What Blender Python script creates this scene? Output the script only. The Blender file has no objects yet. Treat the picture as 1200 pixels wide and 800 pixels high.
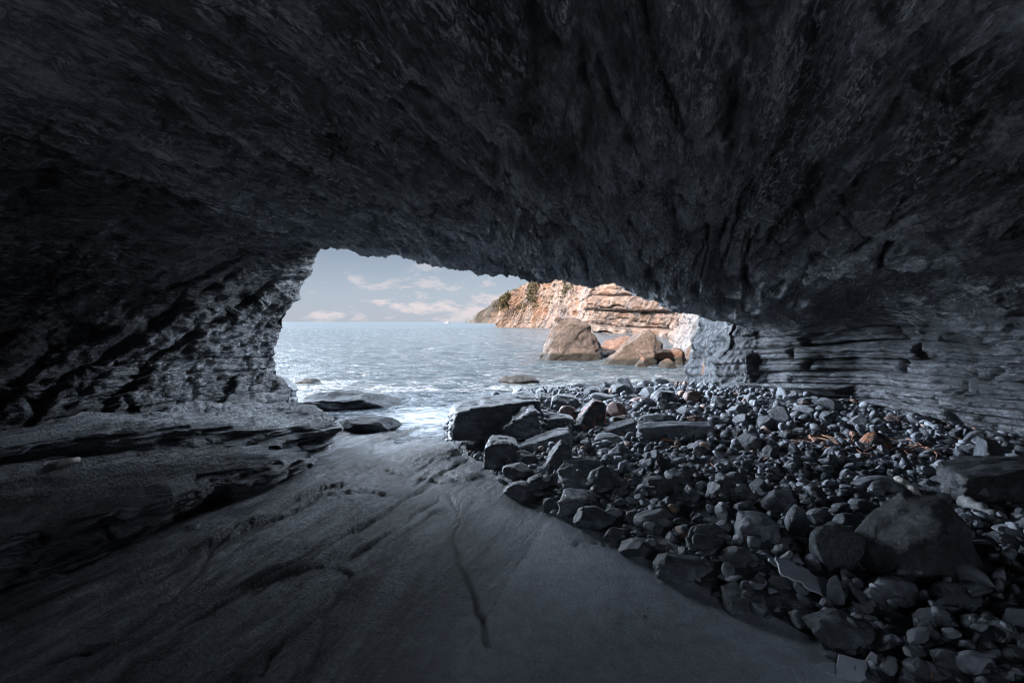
import bpy, bmesh, math, random
import numpy as np
R = math.radians
random.seed(7); np.random.seed(7)
sc = bpy.context.scene
COL = sc.collection
F = 600.0          # focal length in photo pixels (1200 wide), 18 mm lens on a 36 mm sensor
CZ = 1.7           # camera height
HY = 377.0         # horizon row
SEA = -0.12
SX, SY = 0.32, 0.947   # strike direction of the rock bedding in plan

def at(px, py, Y):
    return ((px-600)/F*Y, Y, CZ-(py-HY)/F*Y)
def on_z(px, py, z=0.0):
    Y = (CZ-z)*F/(py-HY)
    return ((px-600)/F*Y, Y)

# ---------------------------------------------------------------- noise
def _h(ix, iy, iz, s):
    n = (ix*374761393 + iy*668265263 + iz*2147483647 + s*974634777) & 0xFFFFFFFF
    n = ((n ^ (n >> 13))*1274126177) & 0xFFFFFFFF
    n = ((n ^ (n >> 16))*2246822519) & 0xFFFFFFFF
    n = n ^ (n >> 15)
    return (n & 0xFFFFFF)/float(0xFFFFFF)
def vnoise(x, y, z, s=0):
    x, y, z = np.broadcast_arrays(np.asarray(x, float), np.asarray(y, float), np.asarray(z, float))
    xi = np.floor(x).astype(np.int64); yi = np.floor(y).astype(np.int64); zi = np.floor(z).astype(np.int64)
    fx = x-xi; fy = y-yi; fz = z-zi
    u = fx*fx*fx*(fx*(fx*6-15)+10); v = fy*fy*fy*(fy*(fy*6-15)+10); w = fz*fz*fz*(fz*(fz*6-15)+10)
    r = 0
    for dx in (0, 1):
        wx = u if dx else 1-u
        for dy in (0, 1):
            wy = v if dy else 1-v
            for dz in (0, 1):
                wz = w if dz else 1-w
                r = r+wx*wy*wz*_h(xi+dx, yi+dy, zi+dz, s)
    return r*2-1
def fbm(x, y, z, octv=5, s=0, gain=0.5, lac=2.03):
    a = 1.0; t = 0; n = 0
    for o in range(octv):
        t = t+a*vnoise(x, y, z, s+o*17); n += a
        x = x*lac+3.7; y = y*lac+1.9; z = z*lac+5.1; a *= gain
    return t/n
def ridged(x, y, z, octv=5, s=0, gain=0.5):
    a = 1.0; t = 0; n = 0
    for o in range(octv):
        t = t+a*(1-2*np.abs(vnoise(x, y, z, s+o*13))); n += a
        x = x*2.07+1.3; y = y*2.07+2.9; z = z*2.07+0.7; a *= gain
    return t/n
def sstep(a, b, x):
    t = np.clip((x-a)/(b-a), 0, 1)
    return t*t*(3-2*t)
def blocks(a, z, t, ln, s=0):
    """masonry-like rock layers: returns (random protrusion per block, groove 0..1 at its joints)"""
    zz = z/t
    li = np.floor(zz); fz = zz-li
    off = _h(li.astype(np.int64), li.astype(np.int64)*0+3, li.astype(np.int64)*0+9, s)
    lw = ln*(0.5+1.2*_h(li.astype(np.int64), li.astype(np.int64)*0+1, li.astype(np.int64)*0+2, s+5))
    aa = a/lw+off*7
    bi = np.floor(aa); fa = aa-bi
    rnd = _h(li.astype(np.int64), bi.astype(np.int64), li.astype(np.int64)*0+4, s+9)*2-1
    lay = off*2-1
    g = np.maximum((np.abs(fz-.5)*2)**6, 0.8*(np.abs(fa-.5)*2)**18)
    return 0.45*rnd+0.55*lay, g

# ---------------------------------------------------------------- mesh helpers
def tag(o, label=None, cat=None, group=None, kind=None):
    if label: o['label'] = label
    if cat: o['category'] = cat
    if group: o['group'] = group
    if kind: o['kind'] = kind
    return o
ORIENT = {'bounce_sheet', 'rock_floor', 'cave_wall_left', 'cave_ceiling', 'cave_wall_right', 'rear_baffle', 'rock_ledges', 'gravel_bed', 'sea', 'sea_bed', 'sea_cliff', 'headland', 'outer_rock_wall'}
def mesh_from(name, V, Fc, mat, smooth=True):
    me = bpy.data.meshes.new(name)
    V = np.asarray(V, dtype=np.float32); Fc = np.asarray(Fc, dtype=np.int32)
    k = Fc.shape[1]
    if name in ORIENT:      # open sheets of rock, ground and water: their faces look towards the inside of the cave
        a = V[Fc[:, 0]]; nn = np.cross(V[Fc[:, 1]]-a, V[Fc[:, 2]]-a); nn /= np.linalg.norm(nn, axis=1, keepdims=True)+1e-12
        dd = np.array([0, 2.0, 1.5])-a; dd /= np.linalg.norm(dd, axis=1, keepdims=True)
        if (nn*dd).sum() < 0: Fc = np.ascontiguousarray(Fc[:, ::-1])
    me.vertices.add(len(V)); me.vertices.foreach_set('co', V.ravel())
    me.loops.add(Fc.size); me.loops.foreach_set('vertex_index', Fc.ravel())
    me.polygons.add(len(Fc)); me.polygons.foreach_set('loop_start', np.arange(0, Fc.size, k, dtype=np.int32))
    me.update(calc_edges=True)
    me.polygons.foreach_set('use_smooth', np.full(len(Fc), smooth))
    me.update()
    if mat: me.materials.append(mat)
    return me
def link(name, me, parent=None, loc=None):
    o = bpy.data.objects.new(name, me); COL.objects.link(o)
    if parent: o.parent = parent
    if loc is not None: o.location = loc
    return o
def grid_faces(nu, nv, flip=False):
    a = np.arange(nu*nv).reshape(nu, nv)
    f = np.stack([a[:-1, :-1], a[1:, :-1], a[1:, 1:], a[:-1, 1:]], -1).reshape(-1, 4)
    return f[:, ::-1] if flip else f
def empty(name, loc=(0, 0, 0)):
    o = bpy.data.objects.new(name, None); COL.objects.link(o); o.location = loc
    o.empty_display_size = .1
    return o
def ico(level):
    bm = bmesh.new(); bmesh.ops.create_icosphere(bm, subdivisions=level, radius=1)
    V = np.array([v.co[:] for v in bm.verts]); Fc = np.array([[v.index for v in f.verts] for f in bm.faces])
    bm.free(); return V, Fc
ICO = {l: ico(l) for l in (2, 3, 4, 5, 6)}

# ---------------------------------------------------------------- materials
def new_mat(name):
    m = bpy.data.materials.new(name); m.use_nodes = True
    nt = m.node_tree; nt.nodes.clear()
    out = nt.nodes.new('ShaderNodeOutputMaterial'); b = nt.nodes.new('ShaderNodeBsdfPrincipled')
    nt.links.new(b.outputs[0], out.inputs[0])
    return m, nt, b
class NB:
    def __init__(s, nt): s.nt = nt
    def n(s, t, **kw):
        nd = s.nt.nodes.new(t)
        for k, v in kw.items(): setattr(nd, k, v)
        return nd
    def l(s, a, b): s.nt.links.new(a, b)
    def math(s, op, a, b=None, c=None, clamp=False):
        nd = s.n('ShaderNodeMath', operation=op); nd.use_clamp = clamp
        for i, v in enumerate((a, b, c)):
            if v is None: continue
            if isinstance(v, (int, float)): nd.inputs[i].default_value = v
            else: s.l(v, nd.inputs[i])
        return nd.outputs[0]
    def noise(s, vec, scale, detail=6, rough=.55, dist=0.0, lac=2.0):
        nd = s.n('ShaderNodeTexNoise'); nd.inputs['Scale'].default_value = scale
        nd.inputs['Detail'].default_value = detail; nd.inputs['Roughness'].default_value = rough
        nd.inputs['Distortion'].default_value = dist; nd.inputs['Lacunarity'].default_value = lac
        s.l(vec, nd.inputs['Vector']); return nd.outputs['Fac']
    def ramp(s, fac, stops):
        nd = s.n('ShaderNodeValToRGB'); cr = nd.color_ramp
        while len(cr.elements) < len(stops): cr.elements.new(.5)
        for e, (p, c) in zip(cr.elements, stops):
            e.position = p; e.color = (c, c, c, 1) if isinstance(c, (int, float)) else (*c, 1)
        s.l(fac, nd.inputs[0]); return nd.outputs[0]
    def mix(s, fac, a, b):
        nd = s.n('ShaderNodeMix', data_type='RGBA')
        if isinstance(fac, (int, float)): nd.inputs[0].default_value = fac
        else: s.l(fac, nd.inputs[0])
        for i, v in ((6, a), (7, b)):
            if isinstance(v, tuple): nd.inputs[i].default_value = (*v, 1)
            else: s.l(v, nd.inputs[i])
        return nd.outputs[2]
    def vec(s, a, b, c):
        nd = s.n('ShaderNodeCombineXYZ')
        for i, v in enumerate((a, b, c)):
            if isinstance(v, (int, float)): nd.inputs[i].default_value = v
            else: s.l(v, nd.inputs[i])
        return nd.outputs[0]
    def dot(s, v, d):
        nd = s.n('ShaderNodeVectorMath', operation='DOT_PRODUCT'); s.l(v, nd.inputs[0]); nd.inputs[1].default_value = d
        return nd.outputs['Value']
    def bump(s, h, dist, strength=1.0, prev=None):
        nd = s.n('ShaderNodeBump'); nd.inputs['Strength'].default_value = strength; nd.inputs['Distance'].default_value = dist
        s.l(h, nd.inputs['Height'])
        if prev is not None: s.l(prev, nd.inputs['Normal'])
        return nd.outputs[0]
    def pos(s, obj=False):
        if obj: return s.n('ShaderNodeTexCoord').outputs['Object']
        return s.n('ShaderNodeNewGeometry').outputs['Position']

def rock_mat(name, dark, light, rough=(.45, .8), stretch='none', veins=0.0, bump=1.0, scale=1.0, spec=.5,
             patch=None, obj=False, patch_thr=(.6, .68), patch_scale=1.5, vein_col=(.42, .45, .5), glint=0.0, tide=False):
    m, nt, b = new_mat(name); N = NB(nt); p = N.pos(obj)
    if stretch == 'strike':
        c = N.dot(p, (SY, -SX, 0)); s = N.dot(p, (SX, SY, 0)); z = N.dot(p, (0, 0, 1))
        q = N.vec(N.math('MULTIPLY', c, 3.6), N.math('MULTIPLY', s, .6), N.math('MULTIPLY', z, 3.0))
    elif stretch == 'layers':
        x = N.dot(p, (1, 0, 0)); y = N.dot(p, (0, 1, 0)); z = N.dot(p, (.05, -.04, 1))
        q = N.vec(N.math('MULTIPLY', x, .7), N.math('MULTIPLY', y, .7), N.math('MULTIPLY', z, 2.6))
    else: q = p
    n1 = N.noise(p, 1.3*scale, 5, .6)
    n2 = N.noise(q, 4.0*scale, 9, .68, .35)
    n3 = N.noise(p, 38*scale, 5, .65)
    n4 = N.noise(q, 16*scale, 6, .7, .5)
    tone = N.math('ADD', N.math('MULTIPLY', n1, .35), N.math('ADD', N.math('MULTIPLY', n2, .45), N.math('MULTIPLY', n3, .2)))
    t = N.ramp(tone, [(.38, 0.0), (.49, .22), (.555, .7), (.63, 1.0)])
    col = N.mix(t, dark, light)
    if stretch == 'strike' and glint:
        q2 = N.vec(N.math('MULTIPLY', c, 1.7), N.math('MULTIPLY', s, .26), N.math('MULTIPLY', z, 1.5))
        bd = N.ramp(N.noise(q2, 1.25, 13, .78, .35), [(.40, 0.0), (.50, .3), (.57, 1.0)])
        col = N.mix(bd, tuple(v*.55 for v in dark), col)
        bd2 = N.ramp(N.noise(q2, 4.6, 12, .80, .3), [(.52, 0.0), (.60, 1.0)])
        col = N.mix(N.math('MULTIPLY', N.math('MULTIPLY', bd2, bd), .8*glint), col, (.66, .69, .75))  # bright streaks painted in where rock relief would catch light
    if glint:
        fm = N.math('MULTIPLY', N.ramp(N.noise(q, 11*scale, 6, .75, .6), [(.50, 0.0), (.60, 1.0)]), N.ramp(N.noise(q, .8*scale, 6, .68, .4), [(.44, .08), (.58, 1.0)]))
        col = N.mix(N.math('MULTIPLY', fm, glint), col, (.74, .77, .83))  # pale specks of colour standing in for wet glints
    if veins:
        v = N.math('SUBTRACT', 1.0, N.math('ABSOLUTE', N.math('MULTIPLY', N.math('SUBTRACT', N.noise(q, 1.1*scale, 5, .62, .8), .5), 2.0)))
        vm = N.math('MULTIPLY', N.ramp(v, [(.965, 0.0), (.995, 1.0)]), N.ramp(N.noise(p, .9*scale, 3), [(.48, 0.0), (.62, 1.0)]))
        col = N.mix(N.math('MULTIPLY', vm, veins), col, vein_col)
    if patch:
        pm = N.ramp(N.noise(p, patch_scale, 6, .7, .3), [(patch_thr[0], 0.0), (patch_thr[1], 1.0)])
        col = N.mix(pm, col, patch)
    if tide:
        wz_ = N.math('ADD', N.dot(N.pos(), (0, 0, 1)), N.math('MULTIPLY', n1, -.5))
        col = N.mix(N.ramp(N.math('ADD', wz_, .5), [(.38, 1.0), (.52, 0.0)]), col, (.03, .028, .026))
    N.l(col, b.inputs['Base Color'])
    r = N.math('ADD', rough[0], N.math('MULTIPLY', N.ramp(n4, [(.3, 0.0), (.7, 1.0)]), rough[1]-rough[0]))
    N.l(r, b.inputs['Roughness']); b.inputs['Specular IOR Level'].default_value = spec
    bp = N.bump(n2, .10*bump/scale, 1.0)
    bp = N.bump(n4, .035*bump/scale, 1.0, bp)
    bp = N.bump(n3, .010*bump/scale, 1.0, bp)
    N.l(bp, b.inputs['Normal'])
    return m

M = {}
M['ceiling'] = rock_mat('cave ceiling rock', (.085, .093, .11), (.58, .61, .66), (.3, .6), 'strike', .9, 2.4, glint=1.0)
M['wall'] = rock_mat('cave wall rock', (.026, .03, .037), (.165, .178, .205), (.35, .65), 'strike', .5, 2.2, glint=.5, patch=(.16, .085, .06), patch_thr=(.66, .72), patch_scale=1.1)
M['strata'] = rock_mat('layered wall rock', (.022, .025, .031), (.20, .216, .247), (.4, .7), 'layers', .7, 2.2, glint=.35)
M['ledge'] = rock_mat('layered ledge rock', (.045, .05, .06), (.33, .355, .40), (.25, .5), 'layers', .3, 1.8, patch=(.15, .085, .06), patch_thr=(.68, .74), patch_scale=1.0)
M['outer'] = rock_mat('sea cliff pale rock', (.03, .033, .04), (.21, .225, .25), (.6, .9), 'none', .7, 2.5, patch=(.36, .2, .13), patch_thr=(.62, .68), patch_scale=1.2)
M['stone_dark'] = rock_mat('dark beach stone', (.034, .039, .047), (.19, .208, .243), (.4, .65), 'none', 0, .6, 3.0, obj=True)
M['stone_mid'] = rock_mat('grey beach stone', (.08, .088, .105), (.33, .355, .40), (.4, .7), 'none', .7, .6, 3.0, obj=True)
M['stone_wet'] = rock_mat('wet black rock', (.03, .034, .042), (.20, .22, .26), (.25, .5), 'none', .5, .5, 2.0, obj=True, patch=(.20, .12, .11), patch_thr=(.66, .72), patch_scale=4)
M['awash'] = rock_mat('rock awash', (.012, .014, .018), (.08, .09, .105), (.55, .8), 'none', 0, .6, 2.0, obj=True, spec=.2)
M['stone_black'] = rock_mat('black boulder', (.018, .02, .025), (.105, .115, .137), (.4, .65), 'none', 0, .7, 2.5, obj=True)
M['stone_red'] = rock_mat('reddish beach stone', (.09, .06, .055), (.34, .22, .19), (.5, .75), 'none', 0, .35, 3.0, obj=True)
M['stone_layer'] = rock_mat('layered beach stone', (.045, .05, .06), (.27, .29, .34), (.35, .6), 'layers', 0, .4, 2.5, obj=True)
M['lichen'] = rock_mat('rock with orange patch', (.025, .028, .035), (.14, .15, .175), (.4, .7), 'none', 0, .5, 2.5, obj=True, patch=(.42, .12, .06), patch_thr=(.50, .56), patch_scale=5)
M['weedy'] = rock_mat('rock crusted with orange weed', (.03, .03, .035), (.12, .11, .11), (.5, .8), 'none', 0, .6, 3.0, obj=True, patch=(.42, .16, .07), patch_thr=(.52, .56), patch_scale=9)
M['far_grey'] = rock_mat('far boulder rock', (.06, .05, .048), (.32, .255, .235), (.6, .9), 'strike', 0, 3.0, .8, obj=True, patch=(0.244, 0.128, 0.075), patch_thr=(.58, .66), patch_scale=.7, tide=True)
M['far_pale'] = rock_mat('pale far boulder', (.08, .062, .055), (.35, .27, .235), (.6, .9), 'strike', 0, 3.0, .8, obj=True, tide=True)
M['far_orange'] = rock_mat('orange far boulder', (0.081, 0.041, 0.029), (0.302, 0.174, 0.116), (.6, .9), 'none', 0, 1.6, .8, obj=True, tide=True)

def floor_material():
    m, nt, b = new_mat('rock floor'); N = NB(nt); p = N.pos()
    c = N.dot(p, (SY, -SX, 0)); s = N.dot(p, (SX, SY, 0))
    q = N.vec(N.math('MULTIPLY', c, 2.6), N.math('MULTIPLY', s, .7), 0.0)
    n1 = N.noise(p, .9, 5, .6); n2 = N.noise(q, 3.0, 9, .7, .4); n3 = N.noise(p, 45, 5, .7); n4 = N.noise(p, 9, 6, .65, .3)
    # the right-hand bed is smoother than the left-hand one; the join follows the crack in the floor
    side = N.math('ADD', c, N.math('MULTIPLY', N.math('SUBTRACT', n1, .5), .5))
    sm = N.ramp(N.math('ADD', N.math('MULTIPLY', side, .5), 1.05), [(.28, 0.0), (.5, 1.0)])
    tone = N.math('ADD', N.math('MULTIPLY', n2, .5), N.math('ADD', N.math('MULTIPLY', n3, .25), N.math('MULTIPLY', n1, .25)))
    colL = N.mix(N.ramp(tone, [(.40, 0.0), (.62, 1.0)]), (.07, .077, .09), (.50, .53, .58))
    q2 = N.vec(N.math('MULTIPLY', c, 1.8), N.math('MULTIPLY', s, .35), 0.0)
    bd = N.ramp(N.noise(q2, 1.5, 13, .76, .4), [(.40, 0.0), (.48, .45), (.56, 1.0)])
    colL = N.mix(bd, (.022, .025, .032), colL)
    tone2 = N.math('ADD', N.math('MULTIPLY', n4, .4), N.math('ADD', N.math('MULTIPLY', n3, .25), N.math('MULTIPLY', n1, .35)))
    colR = N.mix(N.ramp(tone2, [(.36, 0.0), (.62, 1.0)]), (.13, .14, .16), (.38, .405, .45))
    col = N.mix(sm, colL, colR)
    fm = N.math('MULTIPLY', N.ramp(N.noise(q, 13, 6, .75, .5), [(.57, 0.0), (.66, .6)]), N.math('SUBTRACT', 1.0, sm))
    col = N.mix(fm, col, (.50, .53, .58))  # glints painted as pale specks into the left-hand bed
    crack_shade = N.n('ShaderNodeAttribute', attribute_name='crack')      # shade of the deep cracks, painted into the floor colour
    col = N.mix(N.math('MULTIPLY', crack_shade.outputs['Fac'], .92), col, (.008, .009, .011))
    N.l(col, b.inputs['Base Color'])
    y = N.dot(p, (0, 1, 0))
    wet = N.math('MULTIPLY', N.ramp(N.math('MULTIPLY', y, .1), [(.38, 0.0), (.66, 1.0)]), 1.0)
    r = N.math('SUBTRACT', N.math('ADD', .36, N.math('MULTIPLY', n4, .25)), N.math('MULTIPLY', wet, .30))
    N.l(r, b.inputs['Roughness'])
    st = N.math('SUBTRACT', 1.0, N.math('MULTIPLY', sm, .93))
    bp = N.bump(N.math('MULTIPLY', n2, st), .16); bp = N.bump(N.math('MULTIPLY', n4, st), .06, 1, bp); bp = N.bump(N.math('MULTIPLY', n3, N.math('MAXIMUM', st, .35)), .022, 1, bp)
    N.l(bp, b.inputs['Normal'])
    return m
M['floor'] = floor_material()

def water_material():
    m, nt, b = new_mat('sea water'); N = NB(nt); p = N.pos()
    y = N.dot(p, (0, 1, 0)); x = N.dot(p, (1, 0, 0))
    q = N.vec(N.math('MULTIPLY', x, .55), y, 0.0)
    w1 = N.noise(q, .35, 6, .6, .6); w2 = N.noise(q, 2.2, 6, .65, .6); w3 = N.noise(q, 9, 4, .6)
    # foam: broken patches, mostly where waves run up the rock between the ledge and the boulders
    dx = N.math('MULTIPLY', N.math('ADD', x, 1.45), .62); dy = N.math('MULTIPLY', N.math('SUBTRACT', y, 9.6), .45)
    d = N.math('SQRT', N.math('ADD', N.math('MULTIPLY', dx, dx), N.math('MULTIPLY', dy, dy)))
    near = N.math('SUBTRACT', 1.0, d, clamp=True)
    shore = N.math('MULTIPLY', N.math('SUBTRACT', 1.0, N.math('MULTIPLY', N.math('ABSOLUTE', N.math('SUBTRACT', y, 12.5)), .22), clamp=True), .25)
    amt = N.math('MAXIMUM', N.math('MULTIPLY', near, 1.1), shore)
    fn = N.math('ADD', N.math('MULTIPLY', N.noise(q, 1.6, 8, .7, 1.0), .6), N.math('MULTIPLY', N.noise(q, 12, 5, .7), .4))
    lace = N.math('SUBTRACT', 1.0, N.math('ABSOLUTE', N.math('MULTIPLY', N.math('SUBTRACT', N.noise(q, 3.2, 7, .65, 1.2), .5), 5.0)), clamp=True)
    fn = N.math('ADD', N.math('MULTIPLY', fn, .72), N.math('MULTIPLY', lace, .26))
    foam = N.ramp(N.math('ADD', fn, N.math('MULTIPLY', amt, .30)), [(.58, 0.0), (.92, 1.0)])
    caps = N.ramp(N.noise(q, .8, 8, .75, .5), [(.70, 0.0), (.76, .5)])
    fo = N.math('MAXIMUM', foam, caps)
    deep = N.mix(N.ramp(w2, [(.4, 0.0), (.62, 1.0)]), (.012, .023, .034), (.05, .075, .095))
    col = N.mix(fo, deep, (.62, .65, .70))
    N.l(col, b.inputs['Base Color'])
    far_ = N.ramp(N.math('MULTIPLY', y, .004), [(.06, 0.0), (.6, .2)])
    N.l(N.math('ADD', N.math('ADD', .09, far_), N.math('MULTIPLY', fo, .6)), b.inputs['Roughness'])
    b.inputs['IOR'].default_value = 1.33; b.inputs['Specular IOR Level'].default_value = .2
    w0 = N.noise(q, .09, 5, .6, .4); fd = N.math('DIVIDE', 1.0, N.math('ADD', 1.0, N.math('MULTIPLY', y, .05))); bp = N.bump(N.math('MULTIPLY', w0, fd), 1.0, 1); bp = N.bump(N.math('MULTIPLY', w1, fd), .8, 1, bp); bp = N.bump(N.math('MULTIPLY', w2, fd), .50, 1, bp); bp = N.bump(N.math('MULTIPLY', w3, fd), .11, 1, bp)
    N.l(bp, b.inputs['Normal'])
    return m
M['water'] = water_material()

def cliff_material():
    m, nt, b = new_mat('sunlit sea cliff'); N = NB(nt); p = N.pos()
    x = N.dot(p, (1, 0, 0)); y = N.dot(p, (0, 1, 0)); z = N.dot(p, (0, 0, 1))
    q = N.vec(N.math('MULTIPLY', N.math('SUBTRACT', x, N.math('MULTIPLY', z, .5)), 1.0), N.math('MULTIPLY', y, .3), N.math('MULTIPLY', z, .35))
    n1 = N.noise(p, .12, 5, .6); n2 = N.noise(q, .6, 8, .7, .5); n3 = N.noise(p, 1.6, 6, .7)
    col = N.mix(N.ramp(N.math('ADD', N.math('MULTIPLY', n2, .6), N.math('MULTIPLY', n3, .4)), [(.42, 0.0), (.58, 1.0)]), (.022, .015, .013), (.20, .14, .112))
    col = N.mix(N.ramp(n1, [(.50, 0.0), (.62, .45)]), col, (0.216, 0.108, 0.060))
    # nearer, right-hand part of the cliff is grey
    g = N.ramp(N.math('SUBTRACT', 1.0, N.math('MULTIPLY', y, .01)), [(.50, 0.0), (.72, .85)])
    grey = N.mix(N.ramp(n3, [(.4, 0.0), (.6, 1.0)]), (0.056, 0.056, 0.064), (0.213, 0.210, 0.218))
    col = N.mix(g, col, grey)
    N.l(col, b.inputs['Base Color']); b.inputs['Roughness'].default_value = .85
    bp = N.bump(n2, 1.2); bp = N.bump(n3, .4, 1, bp)
    N.l(bp, b.inputs['Normal'])
    return m
M['cliff'] = cliff_material()
M['scrub'] = rock_mat('dry scrub', (0.029, 0.029, 0.012), (0.099, 0.075, 0.029), (.8, .95), 'none', 0, 1, .6)
M['headland'] = rock_mat('distant headland', (0.043, 0.043, 0.035), (0.116, 0.096, 0.087), (.8, .95), 'none', 0, 4, .06, patch=(0.209, 0.157, 0.128), patch_thr=(.55, .62), patch_scale=.03)

def plain(name, col, rough=.7, var=.25, scale=20, obj=True, bump=.003):
    m, nt, b = new_mat(name); N = NB(nt); p = N.pos(obj)
    n = N.noise(p, scale, 6, .65, .3)
    N.l(N.mix(N.ramp(n, [(.35, 0.0), (.65, 1.0)]), tuple(c*(1-var) for c in col), tuple(min(1, c*(1+var)) for c in col)), b.inputs['Base Color'])
    b.inputs['Roughness'].default_value = rough
    N.l(N.bump(n, bump), b.inputs['Normal'])
    return m
M['driftwood'] = plain('bleached driftwood', (.42, .40, .38), .8, .35, 25)
M['greywood'] = plain('grey driftwood', (.20, .205, .21), .8, .35, 18)
M['reed'] = plain('reddish dry reed', (.34, .17, .11), .8, .4, 12)
M['board'] = plain('pale broken board', (.24, .26, .30), .6, .15, 8)
M['boardedge'] = plain('board torn edge', (.55, .57, .60), .8, .2, 40)
M['white'] = plain('white hull paint', (.75, .75, .75), .4, .05, 2)

# ---------------------------------------------------------------- ground shape
EDGE = [on_z(*q) for q in ((520, 512), (545, 532), (572, 549), (590, 578), (640, 602), (700, 630), (770, 674), (860, 712), (945, 752), (985, 790))]
EDGE = [(-1.2, 9.5), (-1.15, 8.4)]+EDGE+[(1.9, 1.9), (2.3, 1.2), (2.6, 0.0)]
EX = np.array([p[0] for p in EDGE]); EY = np.array([p[1] for p in EDGE])
def edge_x(y):
    o = np.argsort(EY); return np.interp(y, EY[o], EX[o])
def poly_dist(x, y, pts):
    """distance to a polyline, signed by side, and the parameter along it"""
    best = np.full(np.shape(x), 1e9); sg = np.zeros(np.shape(x)); tt = np.zeros(np.shape(x)); n = len(pts)-1
    for i in range(n):
        (x0, y0), (x1, y1) = pts[i], pts[i+1]
        dx, dy = x1-x0, y1-y0; L = dx*dx+dy*dy
        t = np.clip(((x-x0)*dx+(y-y0)*dy)/L, 0, 1)
        ex = x-(x0+t*dx); ey = y-(y0+t*dy); d = np.hypot(ex, ey)
        m = d < best
        best = np.where(m, d, best); sg = np.where(m, np.sign(dx*(y-y0)-dy*(x-x0)), sg); tt = np.where(m, (i+t)/n, tt)
    return best, sg, tt
def ground(x, y):
    x = np.asarray(x, float); y = np.asarray(y, float)
    z = -0.20*sstep(5.6, 9.8, y)-0.6*sstep(10, 15, y)-.02*np.abs(np.minimum(x, 0))*0
    d = x-edge_x(y)
    m = np.clip(d, 0, None)
    mound = (.20*(1-np.exp(-m/.7))+.045*m)*(1-sstep(9.0, 13.0, y))+.25*sstep(0, 1.5, d)*sstep(6, 9, y)*(1-sstep(11.2, 14, y))
    return z+mound
CRACKS = [  # photo pixels on the floor, drop (m), width of the shade side
    ([(20, 785), (127, 753), (178, 719), (204, 694), (234, 668), (236, 645), (255, 632), (278, 619), (331, 604), (376, 580), (421, 574), (471, 582)], .040),
    ([(190, 745), (235, 720), (300, 683), (354, 660), (385, 638), (412, 620), (448, 600), (473, 582), (489, 570), (507, 559), (559, 525)], .032),
    ([(300, 690), (327, 672), (367, 659), (394, 660), (433, 673)], .018),
    ([(385, 561), (412, 549), (439, 548), (473, 558)], .030),
    ([(478, 568), (493, 557), (520, 563), (548, 560), (570, 551)], .030),
    ([(520, 570), (541, 597), (532, 633), (538, 669), (554, 701), (570, 732), (572, 760)], .022),
    ([(263, 697), (306, 677), (340, 658), (382, 638)], .022),
    ([(300, 790), (318, 762), (345, 732)], .022),
    ([(400, 655), (440, 632), (480, 604), (520, 580)], .02),
    ([(448, 640), (490, 610), (528, 590)], .015),
    ([(672, 640), (678, 634), (705, 636), (725, 645)], .014),
]
def floor_z(x, y):
    z = ground(x, y)
    wx = x+.07*fbm(x*3, y*3, 0, 4, 91, .55); wy = y+.07*fbm(x*3, y*3, 4, 4, 92, .55)
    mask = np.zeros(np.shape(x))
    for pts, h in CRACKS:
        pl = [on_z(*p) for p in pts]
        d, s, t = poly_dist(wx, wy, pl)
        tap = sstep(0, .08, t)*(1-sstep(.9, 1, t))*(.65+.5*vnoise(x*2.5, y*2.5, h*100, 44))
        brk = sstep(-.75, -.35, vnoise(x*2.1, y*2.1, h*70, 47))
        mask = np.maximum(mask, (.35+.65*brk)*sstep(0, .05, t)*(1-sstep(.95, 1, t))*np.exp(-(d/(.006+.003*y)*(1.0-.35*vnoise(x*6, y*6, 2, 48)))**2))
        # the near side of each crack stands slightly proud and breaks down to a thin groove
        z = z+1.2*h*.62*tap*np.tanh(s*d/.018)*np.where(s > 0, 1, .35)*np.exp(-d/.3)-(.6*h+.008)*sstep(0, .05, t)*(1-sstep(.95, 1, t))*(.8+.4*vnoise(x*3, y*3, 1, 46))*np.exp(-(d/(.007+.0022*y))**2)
    c = SY*x-SX*y; s_ = SX*x+SY*y
    left = 1-sstep(-2.35, -1.45, c+.3*fbm(x, y, 0, 3, 5))
    z = z+.032*left*fbm(c*5, s_*1.1, 0, 5, 21, .6)+.016*left*ridged(c*11, s_*3, 0, 5, 22, .6)
    cr = vnoise(c*1.3+.35*fbm(c*2, s_*1.2, 0, 3, 51), s_*.28, 0, 52); cr2 = vnoise(c*2.9+.3*fbm(c*3, s_*1.5, 0, 3, 53), s_*.5, 0, 54)
    lf = np.clip(left+.12, 0, 1)
    z = z-.022*lf*np.exp(-(cr/.045)**2)-.012*left*np.exp(-(cr2/.05)**2)+.022*left*np.tanh(cr*11)+.011*left*np.tanh(cr2*12)
    z = z+.006*fbm(x*4, y*4, 0, 5, 23)+.010*fbm(x*1.1, y*1.1, 0, 3, 24)
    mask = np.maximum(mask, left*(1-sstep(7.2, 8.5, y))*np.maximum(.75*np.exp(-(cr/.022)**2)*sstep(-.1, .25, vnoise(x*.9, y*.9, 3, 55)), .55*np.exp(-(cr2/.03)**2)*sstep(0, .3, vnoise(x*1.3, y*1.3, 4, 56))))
    # thin steps close to the water
    w = sstep(7.2, 8.6, y)*(1-sstep(-1.2, .2, x))
    lv = ridged(x*.5, y*1.7, 0, 4, 31)
    z = z+w*.05*lv
    return z, mask

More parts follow.
